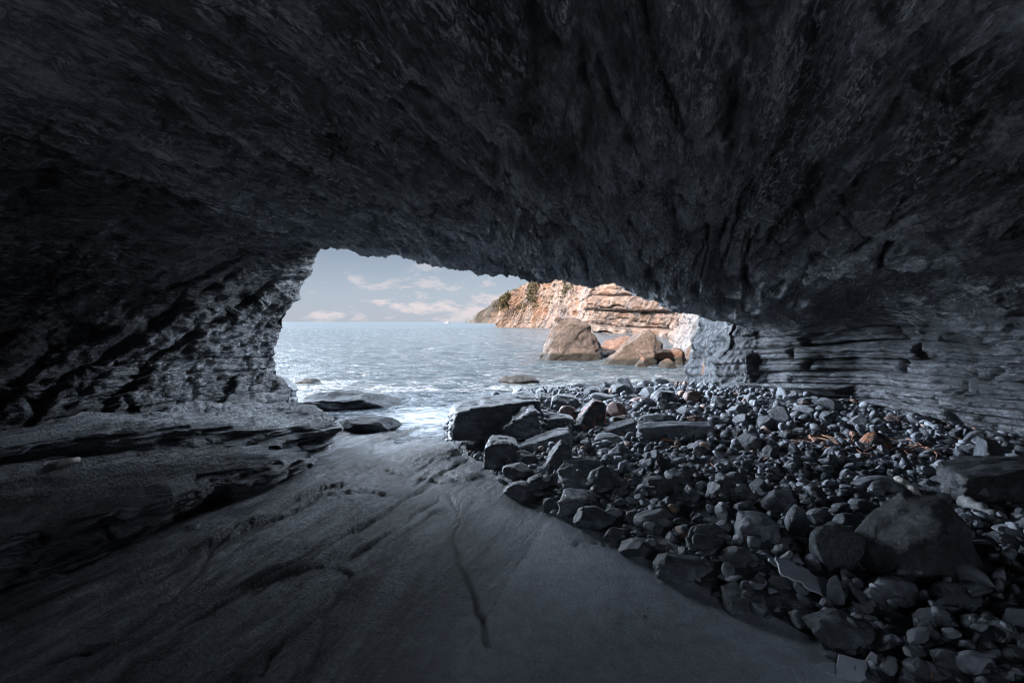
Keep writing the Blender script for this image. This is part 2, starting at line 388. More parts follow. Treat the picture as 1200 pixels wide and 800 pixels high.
def build_floor():
    ys = [-40.0]
    while ys[-1] < 16:
        Y = ys[-1]; ys.append(Y+(3 if Y < -8 else .3 if Y < -.5 else .06 if Y < 1.2 else min(max(.0045*Y*Y/1.7, .009), .05)))
    ys = np.array(ys)
    xs = []
    x = -7.0
    while x < 7.5:
        xs.append(x); x += .012 if -3.6 < x < 2.2 else .035
    xs = np.array(xs)
    Y, X = np.meshgrid(ys, xs, indexing='ij')
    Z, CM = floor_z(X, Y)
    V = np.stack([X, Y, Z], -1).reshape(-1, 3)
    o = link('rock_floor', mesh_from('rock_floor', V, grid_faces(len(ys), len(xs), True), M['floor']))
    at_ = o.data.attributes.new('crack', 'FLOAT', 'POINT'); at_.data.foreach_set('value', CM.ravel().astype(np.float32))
    tag(o, 'flat cracked grey rock shelf running from the cave down to the water', None, None, 'structure')
build_floor()

# ---------------------------------------------------------------- the cave shell
SECT = {
 -3.0: [(-4.6,-.6),(-4.6,.6),(-4.6,1.4),(-4.3,2.1),(-3.7,2.7),(-2.9,3.1),(-1.4,3.3),(.2,3.3),(1.8,3.1),(3.2,2.7),(4.3,2.1),(4.8,1.4),(4.8,.6),(4.8,-.6)],
 0.0: [(-5.6,-.6),(-5.5,.8),(-5.5,1.6),(-5.1,2.4),(-4.4,3.1),(-3.3,3.6),(-1.6,3.75),(.3,3.7),(2,3.4),(3.6,3.0),(5.0,2.3),(5.6,1.5),(5.7,.7),(5.7,-.6)],
 3.0: [(-5.6,-.6),(-5.4,.8),(-5.4,1.6),(-5.0,2.3),(-4.3,3),(-3.3,3.5),(-1.6,3.6),(.3,3.5),(2,3.2),(3.6,2.8),(5.1,2.2),(5.5,1.5),(5.55,.7),(5.6,-.6)],
 6.0: [(-5,-.6),(-4.85,.5),(-4.95,1.2),(-4.65,1.9),(-4.0,2.65),(-3.25,3.2),(-1.6,3.22),(.2,3.0),(1.95,2.72),(3.4,2.4),(4.8,1.95),(5.15,1.4),(5.2,.5),(5.3,-.6)],
 7.6: [(-4.4,-.6),(-4.3,.35),(-4.6,1.1),(-4.3,1.9),(-3.85,2.6),(-3.25,3.1),(-1.7,3.02),(0,2.72),(1.9,2.52),(3.1,2.15),(4.5,1.7),(4.75,1.15),(4.8,.3),(4.8,-.6)],
 9.0: [(-3.9,-.6),(-3.83,.18),(-4.2,1.05),(-3.93,1.88),(-3.65,2.48),(-3.3,2.98),(-1.8,2.83),(-.15,2.47),(1.8,2.36),(2.85,1.93),(4.15,1.56),(4.0,.9),(3.75,.15),(3.7,-.6)],
}
for _y, _k in ((-3.0, .62), (0.0, .62), (3.0, .70), (6.0, .88)):      # keep the roof low and level towards the back
    SECT[_y] = [(px_, pz_ if pz_ < 1.6 else 1.6+(pz_-1.6)*_k) for px_, pz_ in SECT[_y]]
def resample(keys, n_per):
    """keys (K,2) -> points along the section, n_per[i] samples in segment i, slightly rounded"""
    K = len(keys); out = []
    k = np.array(keys)
    for i in range(K-1):
        p0 = k[max(i-1, 0)]; p1 = k[i]; p2 = k[i+1]; p3 = k[min(i+2, K-1)]
        t = np.linspace(0, 1, n_per[i], endpoint=False)[:, None]
        cat = .5*((2*p1)+(-p0+p2)*t+(2*p0-5*p1+4*p2-p3)*t*t+(-p0+3*p1-3*p2+p3)*t**3)
        out.append(.65*cat+.35*(p1+(p2-p1)*t))
    out.append(k[-1:])
    return np.concatenate(out)
def SBx(S, ysec): return S[0][:, 0]
def SBz(S, ysec): return S[0][:, 1]
def build_cave():
    n_per = [34, 60, 60, 55, 60, 110, 120, 130, 100, 100, 60, 70, 50]
    ysec = sorted(SECT)
    S = np.array([resample(SECT[y], n_per) for y in ysec])       # (sections, nu, 2)
    nu = S.shape[1]
    ys = [-3.0]
    while ys[-1] < 9.0:
        Y = ys[-1]; ys.append(Y+(.12 if Y < 1.0 else .016+.0035*max(Y-2, 0)))
    ys[-1] = 9.0
    ys = np.array(ys)
    P = np.zeros((len(ys), nu, 2))
    # monotone-ish cubic through the sections
    for j, Y in enumerate(ys):
        i = min(max(np.searchsorted(ysec, Y)-1, 0), len(ysec)-2)
        t = (Y-ysec[i])/(ysec[i+1]-ysec[i]); 
        p1, p2 = S[i], S[i+1]; p0 = S[max(i-1, 0)]; p3 = S[min(i+2, len(ysec)-1)]
        h0 = ysec[i+1]-ysec[i]
        m1 = (p2-p0)/(ysec[i+1]-ysec[max(i-1, 0)])*h0; m2 = (p3-p1)/(ysec[min(i+2, len(ysec)-1)]-ysec[i])*h0
        t2, t3 = t*t, t*t*t
        P[j] = (2*t3-3*t2+1)*p1+(t3-2*t2+t)*m1+(-2*t3+3*t2)*p2+(t3-t2)*m2
    X = P[..., 0].copy(); Z = P[..., 1].copy(); Y = np.repeat(ys[:, None], nu, 1)
    # outer face of the cliff above the mouth: carries on outward and up from the lip
    cx, cz = 0.2, 1.2
    ext = []
    lipX, lipZ = X[-1], Z[-1]
    rr = [0.03, .07, .12, .18, .26, .36, .5, .7, .95, 1.3, 1.8, 2.5, 3.5, 5, 7, 10, 14]
    dX, dZ = lipX-cx, lipZ-cz; L = np.hypot(dX, dZ)+1e-6
    EXs = []; EYs = []; EZs = []
    for r in rr:
        ex = lipX+dX/L*r; ez = lipZ+np.maximum(dZ/L, -.05)*r
        EXs.append(ex); EZs.append(ez); EYs.append(np.full(nu, 9.0+min(r, .22)*1.0-max(0, r-.4)*.35))
    X = np.concatenate([X, EXs]); Y = np.concatenate([Y, EYs]); Z = np.concatenate([Z, EZs])
    # the same at the unseen rear opening, added to let the sun in
    bx = X[0]-cx; bz = Z[0]-cz; bl = np.hypot(bx, bz)+1e-6
    for r in (.06, .15, .3, .5, .8, 1.3, 2, 3, 4.5, 7, 10, 14):
        X = np.concatenate([(SBx(S, ysec)+bx/bl*r)[None, :], X])
        Z = np.concatenate([(SBz(S, ysec)+np.maximum(bz/bl, -.05)*r)[None, :], Z]); Y = np.concatenate([np.full((1, nu), -3.0-min(r, .25)), Y])
    # normals (pointing into the cave)
    T1 = np.stack([np.gradient(a, axis=0) for a in (X, Y, Z)], -1); T2 = np.stack([np.gradient(a, axis=1) for a in (X, Y, Z)], -1)
    Nn = np.cross(T1, T2); Nn /= np.linalg.norm(Nn, axis=-1, keepdims=True)+1e-9
    mid = Nn[80, nu//2]
    if mid[2] > 0: Nn = -Nn
    u = np.linspace(0, 1, nu)[None, :]+0*X
    cum = np.cumsum([0]+n_per)/sum(n_per)
    wl = 1-sstep(cum[3], cum[5], u)             # left wall weight
    wr = sstep(cum[9], cum[10], u)              # right wall weight
    wc = 1-np.maximum(wl, wr)
    c = SY*X-SX*Y; s = SX*X+SY*Y
    D = .30*fbm(X*.55, Y*.55, Z*.55, 3, 101)*(wc*.4+.9*(wl+wr))
    D = D+wc*(.20*fbm(c*1.1, s*.22, Z*.8, 4, 102)+.09*ridged(c*2.2, s*.28, Z*1.5, 6, 103, .6)+.05*ridged(c*6, s*1.1, Z*4, 5, 104, .62)+.03*np.abs(fbm(X*1.6, Y*1.6, 0, 4, 105)))
    tp_ = c*1.15+s*.30+.45*fbm(c*.9, s*.3, 0, 4, 106)+.04*fbm(X*4, Y*4, 0, 3, 107)
    fp = tp_-np.floor(tp_); rp = _h(np.floor(tp_).astype(np.int64), 0, 0, 108)
    tv = c*11+s*5.2+.8*fbm(c*6, s*2.6, 0, 3, 115); fv = tv-np.floor(tv); tr_ = c*5.5+s*2.6+.8*fbm(c*3.1, s*1.3, 0, 4, 110); ft = tr_-np.floor(tr_); tq = c*2.7+s*1.2+.6*fbm(c*1.7, s*.6, 0, 4, 109); fq = tq-np.floor(tq)
    D = D+wc*(-.085+(.05+.10*rp)*(fp-sstep(.90, 1.0, fp)*fp)+.06*(fq-sstep(.88, 1.0, fq)*fq)+.03*(ft-sstep(.86, 1.0, ft)*ft)+.012*(fv-sstep(.8, 1.0, fv)*fv))
    wq = .45*fbm(c*1.2, s*.5, 0, 4, 160)+.05*fbm(X*5, Y*5, 0, 3, 161)
    for fc_, fs_, dp, wd, sd_ in ((1.5, .20, .11, .05, 162), (3.1, .45, .12, .08, 163), (6.5, 1.0, .06, .11, 164), (.55, .75, .10, .025, 165)):
        D = D-(wc+.35*wl)*dp*np.exp(-(vnoise(c*fc_+wq*fc_*.6, s*fs_+wq, Z*.5, sd_)/wd)**2)*(.35+.65*sstep(-.3, .3, vnoise(X*.8, Y*.8, Z*.8, sd_+9)))
    # chaotic blocky folds on the left wall and at the right-hand shoulder
    wx = X+.3*fbm(X*1.3, Y*1.3, Z*1.3, 3, 111); wz = Z+.3*fbm(X*1.3, Y*1.3, Z*1.3, 3, 112)
    bs1, gs1 = blocks(Y*.8+Z*.5+.25*fbm(X*1.5, Y*1.5, Z*1.5, 3, 116), Z*.75-Y*.55+.12*fbm(X*2, Y*2, Z*2, 4, 117), .26, 1.1, 61)
    bs2, gs2 = blocks(Y+Z*.7, Z*.75-Y*.55+.03*fbm(X*4, Y*4, Z*4, 3, 118), .08, .45, 62)
    slab_ = .16*bs1-.05*gs1+.05*bs2-.02*gs2
    D = D+(wl+.9*wr*sstep(1.0, 1.7, Z))*(.07*ridged(wx*1.1, Y*1.1, wz*1.6, 5, 113, .55)+.025*ridged(wx*4, Y*4, wz*5, 4, 114)+wl*slab_)
    # layered lower walls
    zt = Z+.05*Y-.04*X+.05*fbm(X*.8, Y*.8, 0, 3, 120)
    b1, g1 = blocks(Y*.9+X*.4+.12*fbm(X*3, Y*3, Z*3, 2, 8), zt, .19, 1.5, 3); b1 = np.clip(b1, -.45, 1)
    b2, g2 = blocks(Y*.9+X*.4, zt+.02*fbm(X*3, Y*3, 0, 2, 9), .062, .5, 4)
    lay = .15*b1-.13*g1+.06*b2-.04*g2
    wlow = wr*(1-sstep(1.35, 1.75, Z+.25*fbm(X*1.2, Y*1.2, 0, 2, 7)))+.45*wl*(1-sstep(.9, 1.4, Z))
    D = D+wlow*lay+(wl+wr)*.035*fbm(X*7, Y*7, Z*9, 4, 121)
    D = D+.012*fbm(X*18, Y*18, Z*18, 3, 122)
    # keep the mouth outline close to its shape but ragged
    near_lip = np.exp(-((Y-9.0)/.5)**2)
    D = D*(1-.5*near_lip)-near_lip*wc*.03+near_lip*(.06*ridged(X*4, Y*4, Z*4, 5, 130)+.05*fbm(X*1.5, Y, Z*1.5, 3, 131))
    back = sstep(-3.0, -2, Y); D = D*back
    V = np.stack([X, Y, Z], -1)+Nn*D[..., None]
    nv = V.shape[0]
    iL = sum(n_per[:5]); iR = sum(n_per[:10])
    for name, a, bnd, mat, lab in (('cave_wall_left', 0, iL, M['wall'], 'dark rough rock wall of the cave left of the opening'),
                                   ('cave_ceiling', iL, iR, M['ceiling'], 'dark streaked rock roof of the cave'),
                                   ('cave_wall_right', iR, nu-1, M['strata'], 'layered grey rock wall of the cave behind the beach')):
        sub = V[:, a:bnd+1]
        o = link(name, mesh_from(name, sub.reshape(-1, 3), grid_faces(nv, bnd+1-a), mat))
        tag(o, lab, None, None, 'structure')
build_cave()
def build_back():  # unseen rear wall and pale sheet, added to light the cave roof
    xs = np.linspace(-7, 7, 200); v = np.linspace(0, 1, 60)
    X, Vv = np.meshgrid(xs, v, indexing='ij')
    Z = -.6+1.6*np.minimum(Vv/.7, 1)+.25*fbm(X*.8, 0, 0, 4, 151)*np.minimum(Vv/.7, 1); Y = -3.1-.5*np.minimum(Vv/.7, 1)-2.5*np.clip(Vv-.7, 0, 1)/.3
    D = .2*ridged(X*.9, Y*.9, Z*1.2, 5, 152)
    o = link('rear_baffle', mesh_from('rear_baffle', np.stack([X, Y+D, Z], -1).reshape(-1, 3), grid_faces(200, 60), M['wall']))
    tag(o, 'unseen low wall added behind the camera, open above to let sun in', None, None, 'structure')
    xs = np.linspace(-5.5, 5.5, 150); ys = np.linspace(-3.2, 1.3, 80); X, Y = np.meshgrid(xs, ys, indexing='ij')
    Z = ground(X, Y)+.03+.05*(1-sstep(.2, 1.3, Y))+.02*fbm(X*5, Y*5, 0, 4, 153)-.12*sstep(.9, 1.3, Y)
    o = link('bounce_sheet', mesh_from('bounce_sheet', np.stack([X, Y, Z], -1).reshape(-1, 3), grid_faces(150, 80), M['bounce_sheet']))
    tag(o, 'unseen pale sheet added behind the camera to bounce sunlight upward', None, None, 'structure')
M['bounce_sheet'] = plain('pale grey sand', (.38, .47, .62), .9, .12, 30, False, .004)  # pale bounce surface out of view, lighting the roof with reflected sun
build_back()
def build_hill():
    nu, nv = 160, 120
    a = np.linspace(0, math.pi, nu)[:, None]; v = np.linspace(0, 1, nv)[None, :]
    Y = 7.6-10.7*v+0*a
    Rx = 12.5+0*v; Rz = 11.5+0*v
    X = -np.cos(a)*Rx; Z = np.sin(a)*Rz-.7
    D = .8*fbm(X*.25, Y*.25, Z*.25, 5, 141)
    X = X+D*np.cos(a)*-1; Z = Z+D*np.sin(a)
    V = np.stack([X, Y, Z], -1)
    o = link('hill', mesh_from('hill', V.reshape(-1, 3), grid_faces(nu, nv), M['outer']))
    tag(o, 'rocky hill over the cave', None, None, 'structure')
build_hill()

# ---------------------------------------------------------------- layered ledges on the left
def build_ledges():
    # per station: L1 lip x,z ; L2 lip x,z ; undercut of each
    K = np.array([
     # Y    l1x   l1z   u1    l2x   l2z   u2
     [-1.5,-5.2, .75, .10, -4.2, .48, .30],
     [0.5, -5.0, .72, .15, -3.75,.47, .30],
     [2.0, -4.85,.70, .15, -3.35,.46, .32],
     [2.97,-4.75,.68, .22, -3.02,.44, .34],
     [3.74,-4.60,.66, .28, -2.76,.40, .34],
     [4.5, -4.35,.63, .10, -2.52,.36, .24],
     [5.15,-4.05,.60,-.15, -2.28,.28, .14],
     [5.6, -3.65,.55,-.30, -2.22,.22, .10],
     [6.1, -3.05,.42,-.28, -2.40,.12, .06],
     [6.5, -2.65,.36,-.12, -2.75,-.02,.02],
     [6.85,-2.36,.32, .03, -2.85,-.10,.0],
     [7.3, -2.50,.31, .14, -2.9,-.15, .0],
     [8.1, -3.02,.29, .10, -3.2,-.2, .0],
     [8.9, -3.45,.22, .08, -3.6,-.3, .0],
     [9.5, -3.75,.15, .05, -3.8,-.3, .0]])
    ys = []
    Y = -1.5
    while Y < 9.5:
        ys.append(Y); Y += .08 if Y < 1.5 else .014+.002*max(0, Y-2)
    ys = np.array(ys)
    k = [np.interp(ys, K[:, 0], K[:, i]) for i in range(1, 7)]
    rag1 = .20*fbm(ys*1.6, 0, 0, 5, 201, .5)+.03*np.sign(vnoise(ys*3.1, 0, 0, 202)); rag2 = .22*fbm(ys*1.5, 3, 0, 5, 203, .5)+.03*np.sign(vnoise(ys*2.7, 5, 0, 204))
    l1x = k[0]+rag1; l1z = k[1]; u1 = k[2]; l2x = k[3]+rag2; l2z = k[4]; u2 = k[5]
    n_per = [40, 70, 60, 26, 22, 16, 60, 60, 34, 30, 14]
    segs = []
    z0 = np.full_like(ys, 0)
    back = np.full_like(ys, -6.3)
    l2x_ = np.maximum(l2x, l1x-.05)
    flat = l2z < 0
    keys = [
      (back, l1z+.34), (l1x-1.5, l1z+.16), (l1x-.7, l1z+.07), (l1x-.02, l1z), (l1x, l1z-.07), (l1x-u1*.5, l1z-.16),
      (l1x-u1, np.where(flat, -.05, l2z+.10)), 
      (np.where(flat, l1x-u1*.8, l1x*.5+l2x_*.5-.05), np.where(flat, -.12, l2z+.06)), (np.where(flat, l1x-u1*.7, l2x-.02), np.where(flat, -.16, l2z)),
      (np.where(flat, l1x-u1*.7, l2x+.01), np.where(flat, -.2, l2z*.55)), (np.where(flat, l1x-u1*.7, l2x-u2*.55), np.where(flat, -.25, .04)),
      (np.where(flat, l1x-u1*.7, l2x-u2), np.full_like(ys, -.3))]
    cols = []
    for i in range(len(keys)-1):
        t = np.linspace(0, 1, n_per[i], endpoint=False)
        cols.append(np.stack([keys[i][0][:, None]*(1-t)+keys[i+1][0][:, None]*t, keys[i][1][:, None]*(1-t)+keys[i+1][1][:, None]*t], -1))
    P = np.concatenate(cols, 1)
    # smooth along the ledge
    for it in range(3):
        P[1:-1] = (P[:-2]+2*P[1:-1]+P[2:])/4
    X = P[..., 0]; Z = P[..., 1]; Y = np.repeat(ys[:, None], X.shape[1], 1)
    T2 = np.stack([np.gradient(X, axis=1), 0*X, np.gradient(Z, axis=1)], -1)
    steep = np.abs(T2[..., 2])/(np.linalg.norm(T2, axis=-1)+1e-9)
    for _ in range(3):
        steep[:, 1:-1] = (steep[:, :-2]+steep[:, 1:-1]+steep[:, 2:])/3
    s = SX*X+SY*Y; c = SY*X-SX*Y
    zt = Z-.02*Y+.02*fbm(X*.9, Y*.9, 0, 3, 210)
    b1, g1 = blocks(s+.1*fbm(X*3, Y*3, 0, 2, 211), zt, .085, .55, 21)
    b2, g2 = blocks(s, zt, .031, .35, 22)
    D = steep*(.15*b1-.06*g1+.06*b2-.025*g2+.09*fbm(X*4, Y*4, Z*9, 4, 212))
    # thin broken beds on the tops
    top = 1-steep
    tt = c*1.0+.40*fbm(c*.8, s*.35, 0, 4, 213)+.025*fbm(X*5, Y*5, 0, 3, 214)
    st = tt/.19; fr = st-np.floor(st)
    hstep = (fr-.5-sstep(.8,1,fr)*(fr-.0)*.9)*.13+.05*(_h(np.floor(st).astype(np.int64), 0, 0, 77)-.5)
    Zt = Z+top*(hstep+.012*ridged(c*9, s*1.4, 0, 4, 215)+.035*fbm(X*1.2, Y*1.2, 0, 3, 216))
    Xn = X+D*SY; Yn = Y-D*SX
    V = np.stack([Xn, Yn, Zt+steep*.01*fbm(X*9, Y*9, Z*9, 3, 217)], -1)
    o = link('rock_ledges', mesh_from('rock_ledges', V.reshape(-1, 3), grid_faces(V.shape[0], V.shape[1], True), M['ledge']))
    tag(o, 'dark layered rock ledges stepping down to the floor on the left', None, None, 'structure')
build_ledges()
from mathutils.bvhtree import BVHTree
from mathutils import Vector
BV = {}
def surface_at(px, py, names=('rock_ledges', 'rock_floor')):
    """where the line of sight through a photo pixel meets the built rock"""
    best = None
    d = Vector(((px-600)/F, 1, -(py-HY)/F)).normalized()
    for nme in names:
        if nme not in BV:
            me = bpy.data.objects[nme].data
            BV[nme] = BVHTree.FromPolygons([v.co[:] for v in me.vertices], [tuple(p.vertices) for p in me.polygons])
        h = BV[nme].ray_cast(Vector((0, 0, CZ)), d)
        if h[0] is not None and (best is None or h[3] < best[1]): best = (h[0], h[3])
    return best[0]
from mathutils.bvhtree import BVHTree
from mathutils import Vector
def surface_at(px, py, names=('rock_ledges', 'rock_floor')):
    best = None
    d = Vector(((px-600)/F, 1, -(py-HY)/F)).normalized()
    for nme in names:
        if nme not in BV:
            me = bpy.data.objects[nme].data
            BV[nme] = BVHTree.FromPolygons([v.co[:] for v in me.vertices], [tuple(p.vertices) for p in me.polygons])
        h = BV[nme].ray_cast(Vector((0, 0, CZ)), d)
        if h[0] is not None and (best is None or h[3] < best[1]): best = (h[0], h[3])
    return best[0]
BV = {}

# ---------------------------------------------------------------- rocks
def rock_verts(level, seed, angular=.6, rough=.05, layers=0.0, squash=(1, 1, 1), boxy=.0):
    V, Fc = ICO[level]; rs = np.random.RandomState(seed); p = V.copy()
    if boxy:
        m = np.max(np.abs(p), axis=1, keepdims=True); p = p*(1-boxy)+p/m*boxy*.8
    nP = int(6+angular*12)
    off = rs.rand(3)*50
    for i in range(nP):
        n = rs.normal(size=3); n /= np.linalg.norm(n)
        d = .92-angular*.36*rs.rand()-.04
        over = p@n-d
        p = p-np.outer(np.maximum(over, 0), n)
    p = p*np.array(squash)
    nr = V
    q = V*1.0
    a = fbm(q[:, 0]*1.3+off[0], q[:, 1]*1.3+off[1], q[:, 2]*1.3+off[2], 3, seed % 97)
    p = p+nr*(rough*1.6*a)[:, None]
    if level >= 4:
        b = ridged(q[:, 0]*3.5+off[1], q[:, 1]*3.5+off[2], q[:, 2]*3.5+off[0], 4, seed % 91)
        p = p+nr*(rough*.55*b)[:, None]
    if layers:
        h = p[:, 2]+.08*a
        b1, g1 = blocks(p[:, 0]+p[:, 1]*.6, h, .27, 1.3, seed % 50)
        hor = nr*np.array([1, 1, 0])
        p = p+hor*(layers*(.14*b1-.10*g1))[:, None]
    return p, Fc
def rotm(rx, ry, rz):
    cx, sx, cy, sy, cz, sz = math.cos(rx), math.sin(rx), math.cos(ry), math.sin(ry), math.cos(rz), math.sin(rz)
    Rx = np.array([[1, 0, 0], [0, cx, -sx], [0, sx, cx]]); Ry = np.array([[cy, 0, sy], [0, 1, 0], [-sy, 0, cy]]); Rz = np.array([[cz, -sz, 0], [sz, cz, 0], [0, 0, 1]])
    return Rz@Ry@Rx
def hull_rock(pts, seed, edge=.045, rough=.03, smooth=2, layers=0.0, tilt=0.):
    """convex block from corner points (unit box, z up), finely divided, edges worn, faces roughened"""
    bm = bmesh.new()
    for p in pts: bm.verts.new(p)
    r = bmesh.ops.convex_hull(bm, input=bm.verts)
    bmesh.ops.delete(bm, geom=[g for g in set(r['geom_interior']+r['geom_unused']) if isinstance(g, bmesh.types.BMVert)], context='VERTS')
    bmesh.ops.triangulate(bm, faces=bm.faces)
    for _ in range(9):
        lg = [e for e in bm.edges if e.calc_length() > edge*1.4]
        if not lg: break
        bmesh.ops.subdivide_edges(bm, edges=lg, cuts=1)
        bmesh.ops.triangulate(bm, faces=[f for f in bm.faces if len(f.verts) > 3])
    for _ in range(smooth): bmesh.ops.smooth_vert(bm, verts=bm.verts, factor=.6, use_axis_x=True, use_axis_y=True, use_axis_z=True)
    bmesh.ops.recalc_face_normals(bm, faces=bm.faces); bm.normal_update()
    V = np.array([v.co[:] for v in bm.verts]); Nn = np.array([v.normal[:] for v in bm.verts]); Fc = np.array([[v.index for v in f.verts] for f in bm.faces])
    bm.free()
    o = seed*1.37; q = V
    D = rough*(1.5*fbm(q[:, 0]*2.5+o, q[:, 1]*2.5, q[:, 2]*2.5, 4, seed % 83)+.9*ridged(q[:, 0]*5+o, q[:, 1]*5, q[:, 2]*6, 4, seed % 71))
    if layers:
        ct, sn = math.cos(R(tilt)), math.sin(R(tilt))
        b1, g1 = blocks(q[:, 0]*ct+q[:, 2]*sn+q[:, 1], q[:, 2]*ct-q[:, 0]*sn+.25*q[:, 0]*ct+.04*D/rough, .13, .8, seed % 50)
        D = D+layers*(.035*b1-.03*g1)
    return V+Nn*D[:, None], Fc
SHAPES = {
 'slab': [(-.5,-.4,.05),(-.47,.3,0),(.5,-.25,.1),(.5,.5,.1),(-.44,-.42,.72),(-.40,.4,.86),(.1,-.35,.9),(.42,-.3,.95),(.5,.45,1),(-.1,.5,.95),(-.5,-.1,.6)],
 'block': [(-.5,-.4,0),(.45,-.5,0),(.5,.4,0),(-.4,.5,0),(-.46,-.3,.7),(-.3,-.42,.82),(.2,-.46,.9),(.48,-.3,.75),(.4,.4,.9),(-.3,.4,1.),(.1,.1,1.),(.5,0,.5)],
 'wedge': [(-.5,-.3,.0),(.5,-.45,0),(.5,.4,0),(-.45,.4,0),(-.5,-.2,.18),(-.46,.35,.22),(.40,-.4,.92),(.48,.4,1),(.2,.4,.9),(.5,-.2,.8)],
 'tilted': [(-.5,-.5,0),(.1,-.5,0),(.45,-.1,.1),(.3,.5,.1),(-.4,.4,0),(-.48,-.42,.3),(.12,-.44,.38),(.5,.2,.9),(.35,.5,1),(-.2,.5,.85),(-.45,.1,.6)],
 'upright': [(-.4,-.4,0),(.4,-.5,0),(.5,.4,0),(-.4,.4,0),(-.5,-.1,.2),(-.15,-.4,.7),(.05,-.3,.97),(.35,-.25,.9),(.45,.2,.75),(.1,.4,1),(-.3,.3,.6)],
 'pyramid': [(-.5,-.1,0),(-.25,-.5,0),(.38,-.5,0),(.5,.1,0),(0,.5,0),(-.32,-.15,.66),(-.20,-.08,.94),(-.05,.1,1),(.06,-.05,.98),(.21,-.1,.84),(.40,-.15,.47),(.48,0,.24),(-.1,.4,.75),(.05,-.38,.42),(-.28,-.42,.2)],
 'slant': [(-.5,-.3,0),(-.1,-.5,0),(.45,-.4,0),(.5,.3,0),(-.3,.5,0),(-.46,-.1,.12),(-.1,-.2,.52),(.25,-.1,.88),(.4,0,1),(.48,-.2,.85),(.5,.3,.8),(.2,.4,.9),(.42,-.42,.35)],
 'big': [(-.5,-.1,.1),(-.3,-.5,0),(.25,-.5,0),(.5,-.1,0),(.5,.5,0),(-.3,.5,0),(-.5,.0,.45),(-.42,-.25,.42),(-.12,-.42,.52),(.18,-.42,.60),(.2,-.2,.78),(.18,.45,1),(-.1,.5,.98),(-.36,.3,.72),(.3,.2,.9),(.42,.3,.6)],
 'log': [(-.5,-.4,0),(.5,-.5,0),(.5,.5,0),(-.5,.4,0),(-.5,-.3,.75),(-.48,.3,.95),(0,-.35,.92),(.44,-.4,.88),(.5,.3,1),(0,.4,1)],
}
RES = .02; HX0, HY0 = -2.0, .6
gx = np.arange(HX0, 7.2, RES); gy = np.arange(HY0, 14.5, RES)
GX, GY = np.meshgrid(gx, gy, indexing='ij')
G0 = ground(GX, GY); H = G0.copy()
def stamp(x, y, rx, ry, ang, top, sharp=2.6):
    """raise the pile's height map under a stone"""
    r = max(rx, ry)*1.05
    i0 = max(int((x-r-HX0)/RES), 0); i1 = min(int((x+r-HX0)/RES)+1, len(gx)); j0 = max(int((y-r-HY0)/RES), 0); j1 = min(int((y+r-HY0)/RES)+1, len(gy))
    if i1 <= i0 or j1 <= j0: return
    dx = GX[i0:i1, j0:j1]-x; dy = GY[i0:i1, j0:j1]-y
    c, s = math.cos(ang), math.sin(ang)
    u = (dx*c+dy*s)/rx; v = (-dx*s+dy*c)/ry
    d = np.sqrt(u*u+v*v)
    base = H[i0:i1, j0:j1]
    z = np.where(d < 1, base*0+top-(d**sharp)*(top-np.minimum(base, top)), -9)
    H[i0:i1, j0:j1] = np.maximum(base, z)
def hmap(x, y):
    i = int(round((x-HX0)/RES)); j = int(round((y-HY0)/RES))
    i = min(max(i, 0), len(gx)-1); j = min(max(j, 0), len(gy)-1)
    return H[i, j]
HERO = []   # (x, y, halfwidth, short name)
def hero(box, mat, label, short, seed, roll=0., yaw=0., pitch=0., ang=.7, rough=.05, layers=0., depth=.8, boxy=0., sq=(1, 1, 1), level=5, Y=None, name='boulder', cat='rock', group=None, sink=.03, base=None, shape=None, tilt=0., smooth=2):
    x0, y0, x1, y1 = box; cx = (x0+x1)/2
    if Y is None:
        Yf = 8.0
        for _ in range(40):
            xx = (cx-600)/F*Yf
            g = float(ground(xx, Yf)) if base is None else base
            Yf = .5*Yf+.5*min((CZ-g)*F/(y1-HY), 40)
    else: Yf = Y; g = base if base is not None else SEA
    w = (x1-x0)/F*Yf; d = w*depth
    Yc = Yf+d*.42; w = (x1-x0)/F*Yc
    e = ((y0+y1)/2-HY)/F
    h = (y1-y0)/F*Yf-.55*d*max(e, 0)
    h = max(h, .22*w)
    if shape:
        p, Fc = hull_rock(SHAPES[shape], seed, .05 if level < 6 else .032, rough*.8, smooth, layers, tilt)
        p = p@rotm(0, 0, R(yaw)).T
    else:
        p, Fc = rock_verts(level, seed, ang, rough, layers, sq, boxy)
        p = p@rotm(R(pitch), R(roll), R(yaw)).T
    mn, mx = p.min(0), p.max(0)
    hz = h+sink
    p = (p-(mn+mx)/2)/(mx-mn)*np.array([w, d, hz])
    xc = (cx-600)/F*Yc
    z0 = g-sink
    p[:, 2] += hz/2
    o = link(name, mesh_from(name, p, Fc, M[mat]), None, (xc, Yc, z0))
    tag(o, label, cat, group)
    HERO.append((xc, Yc, w/2, short, box, z0+hz))
    stamp(xc, Yc, w*.46, d*.46, 0, z0+hz*.97, 4.)
    return o
B = 'beach boulders'
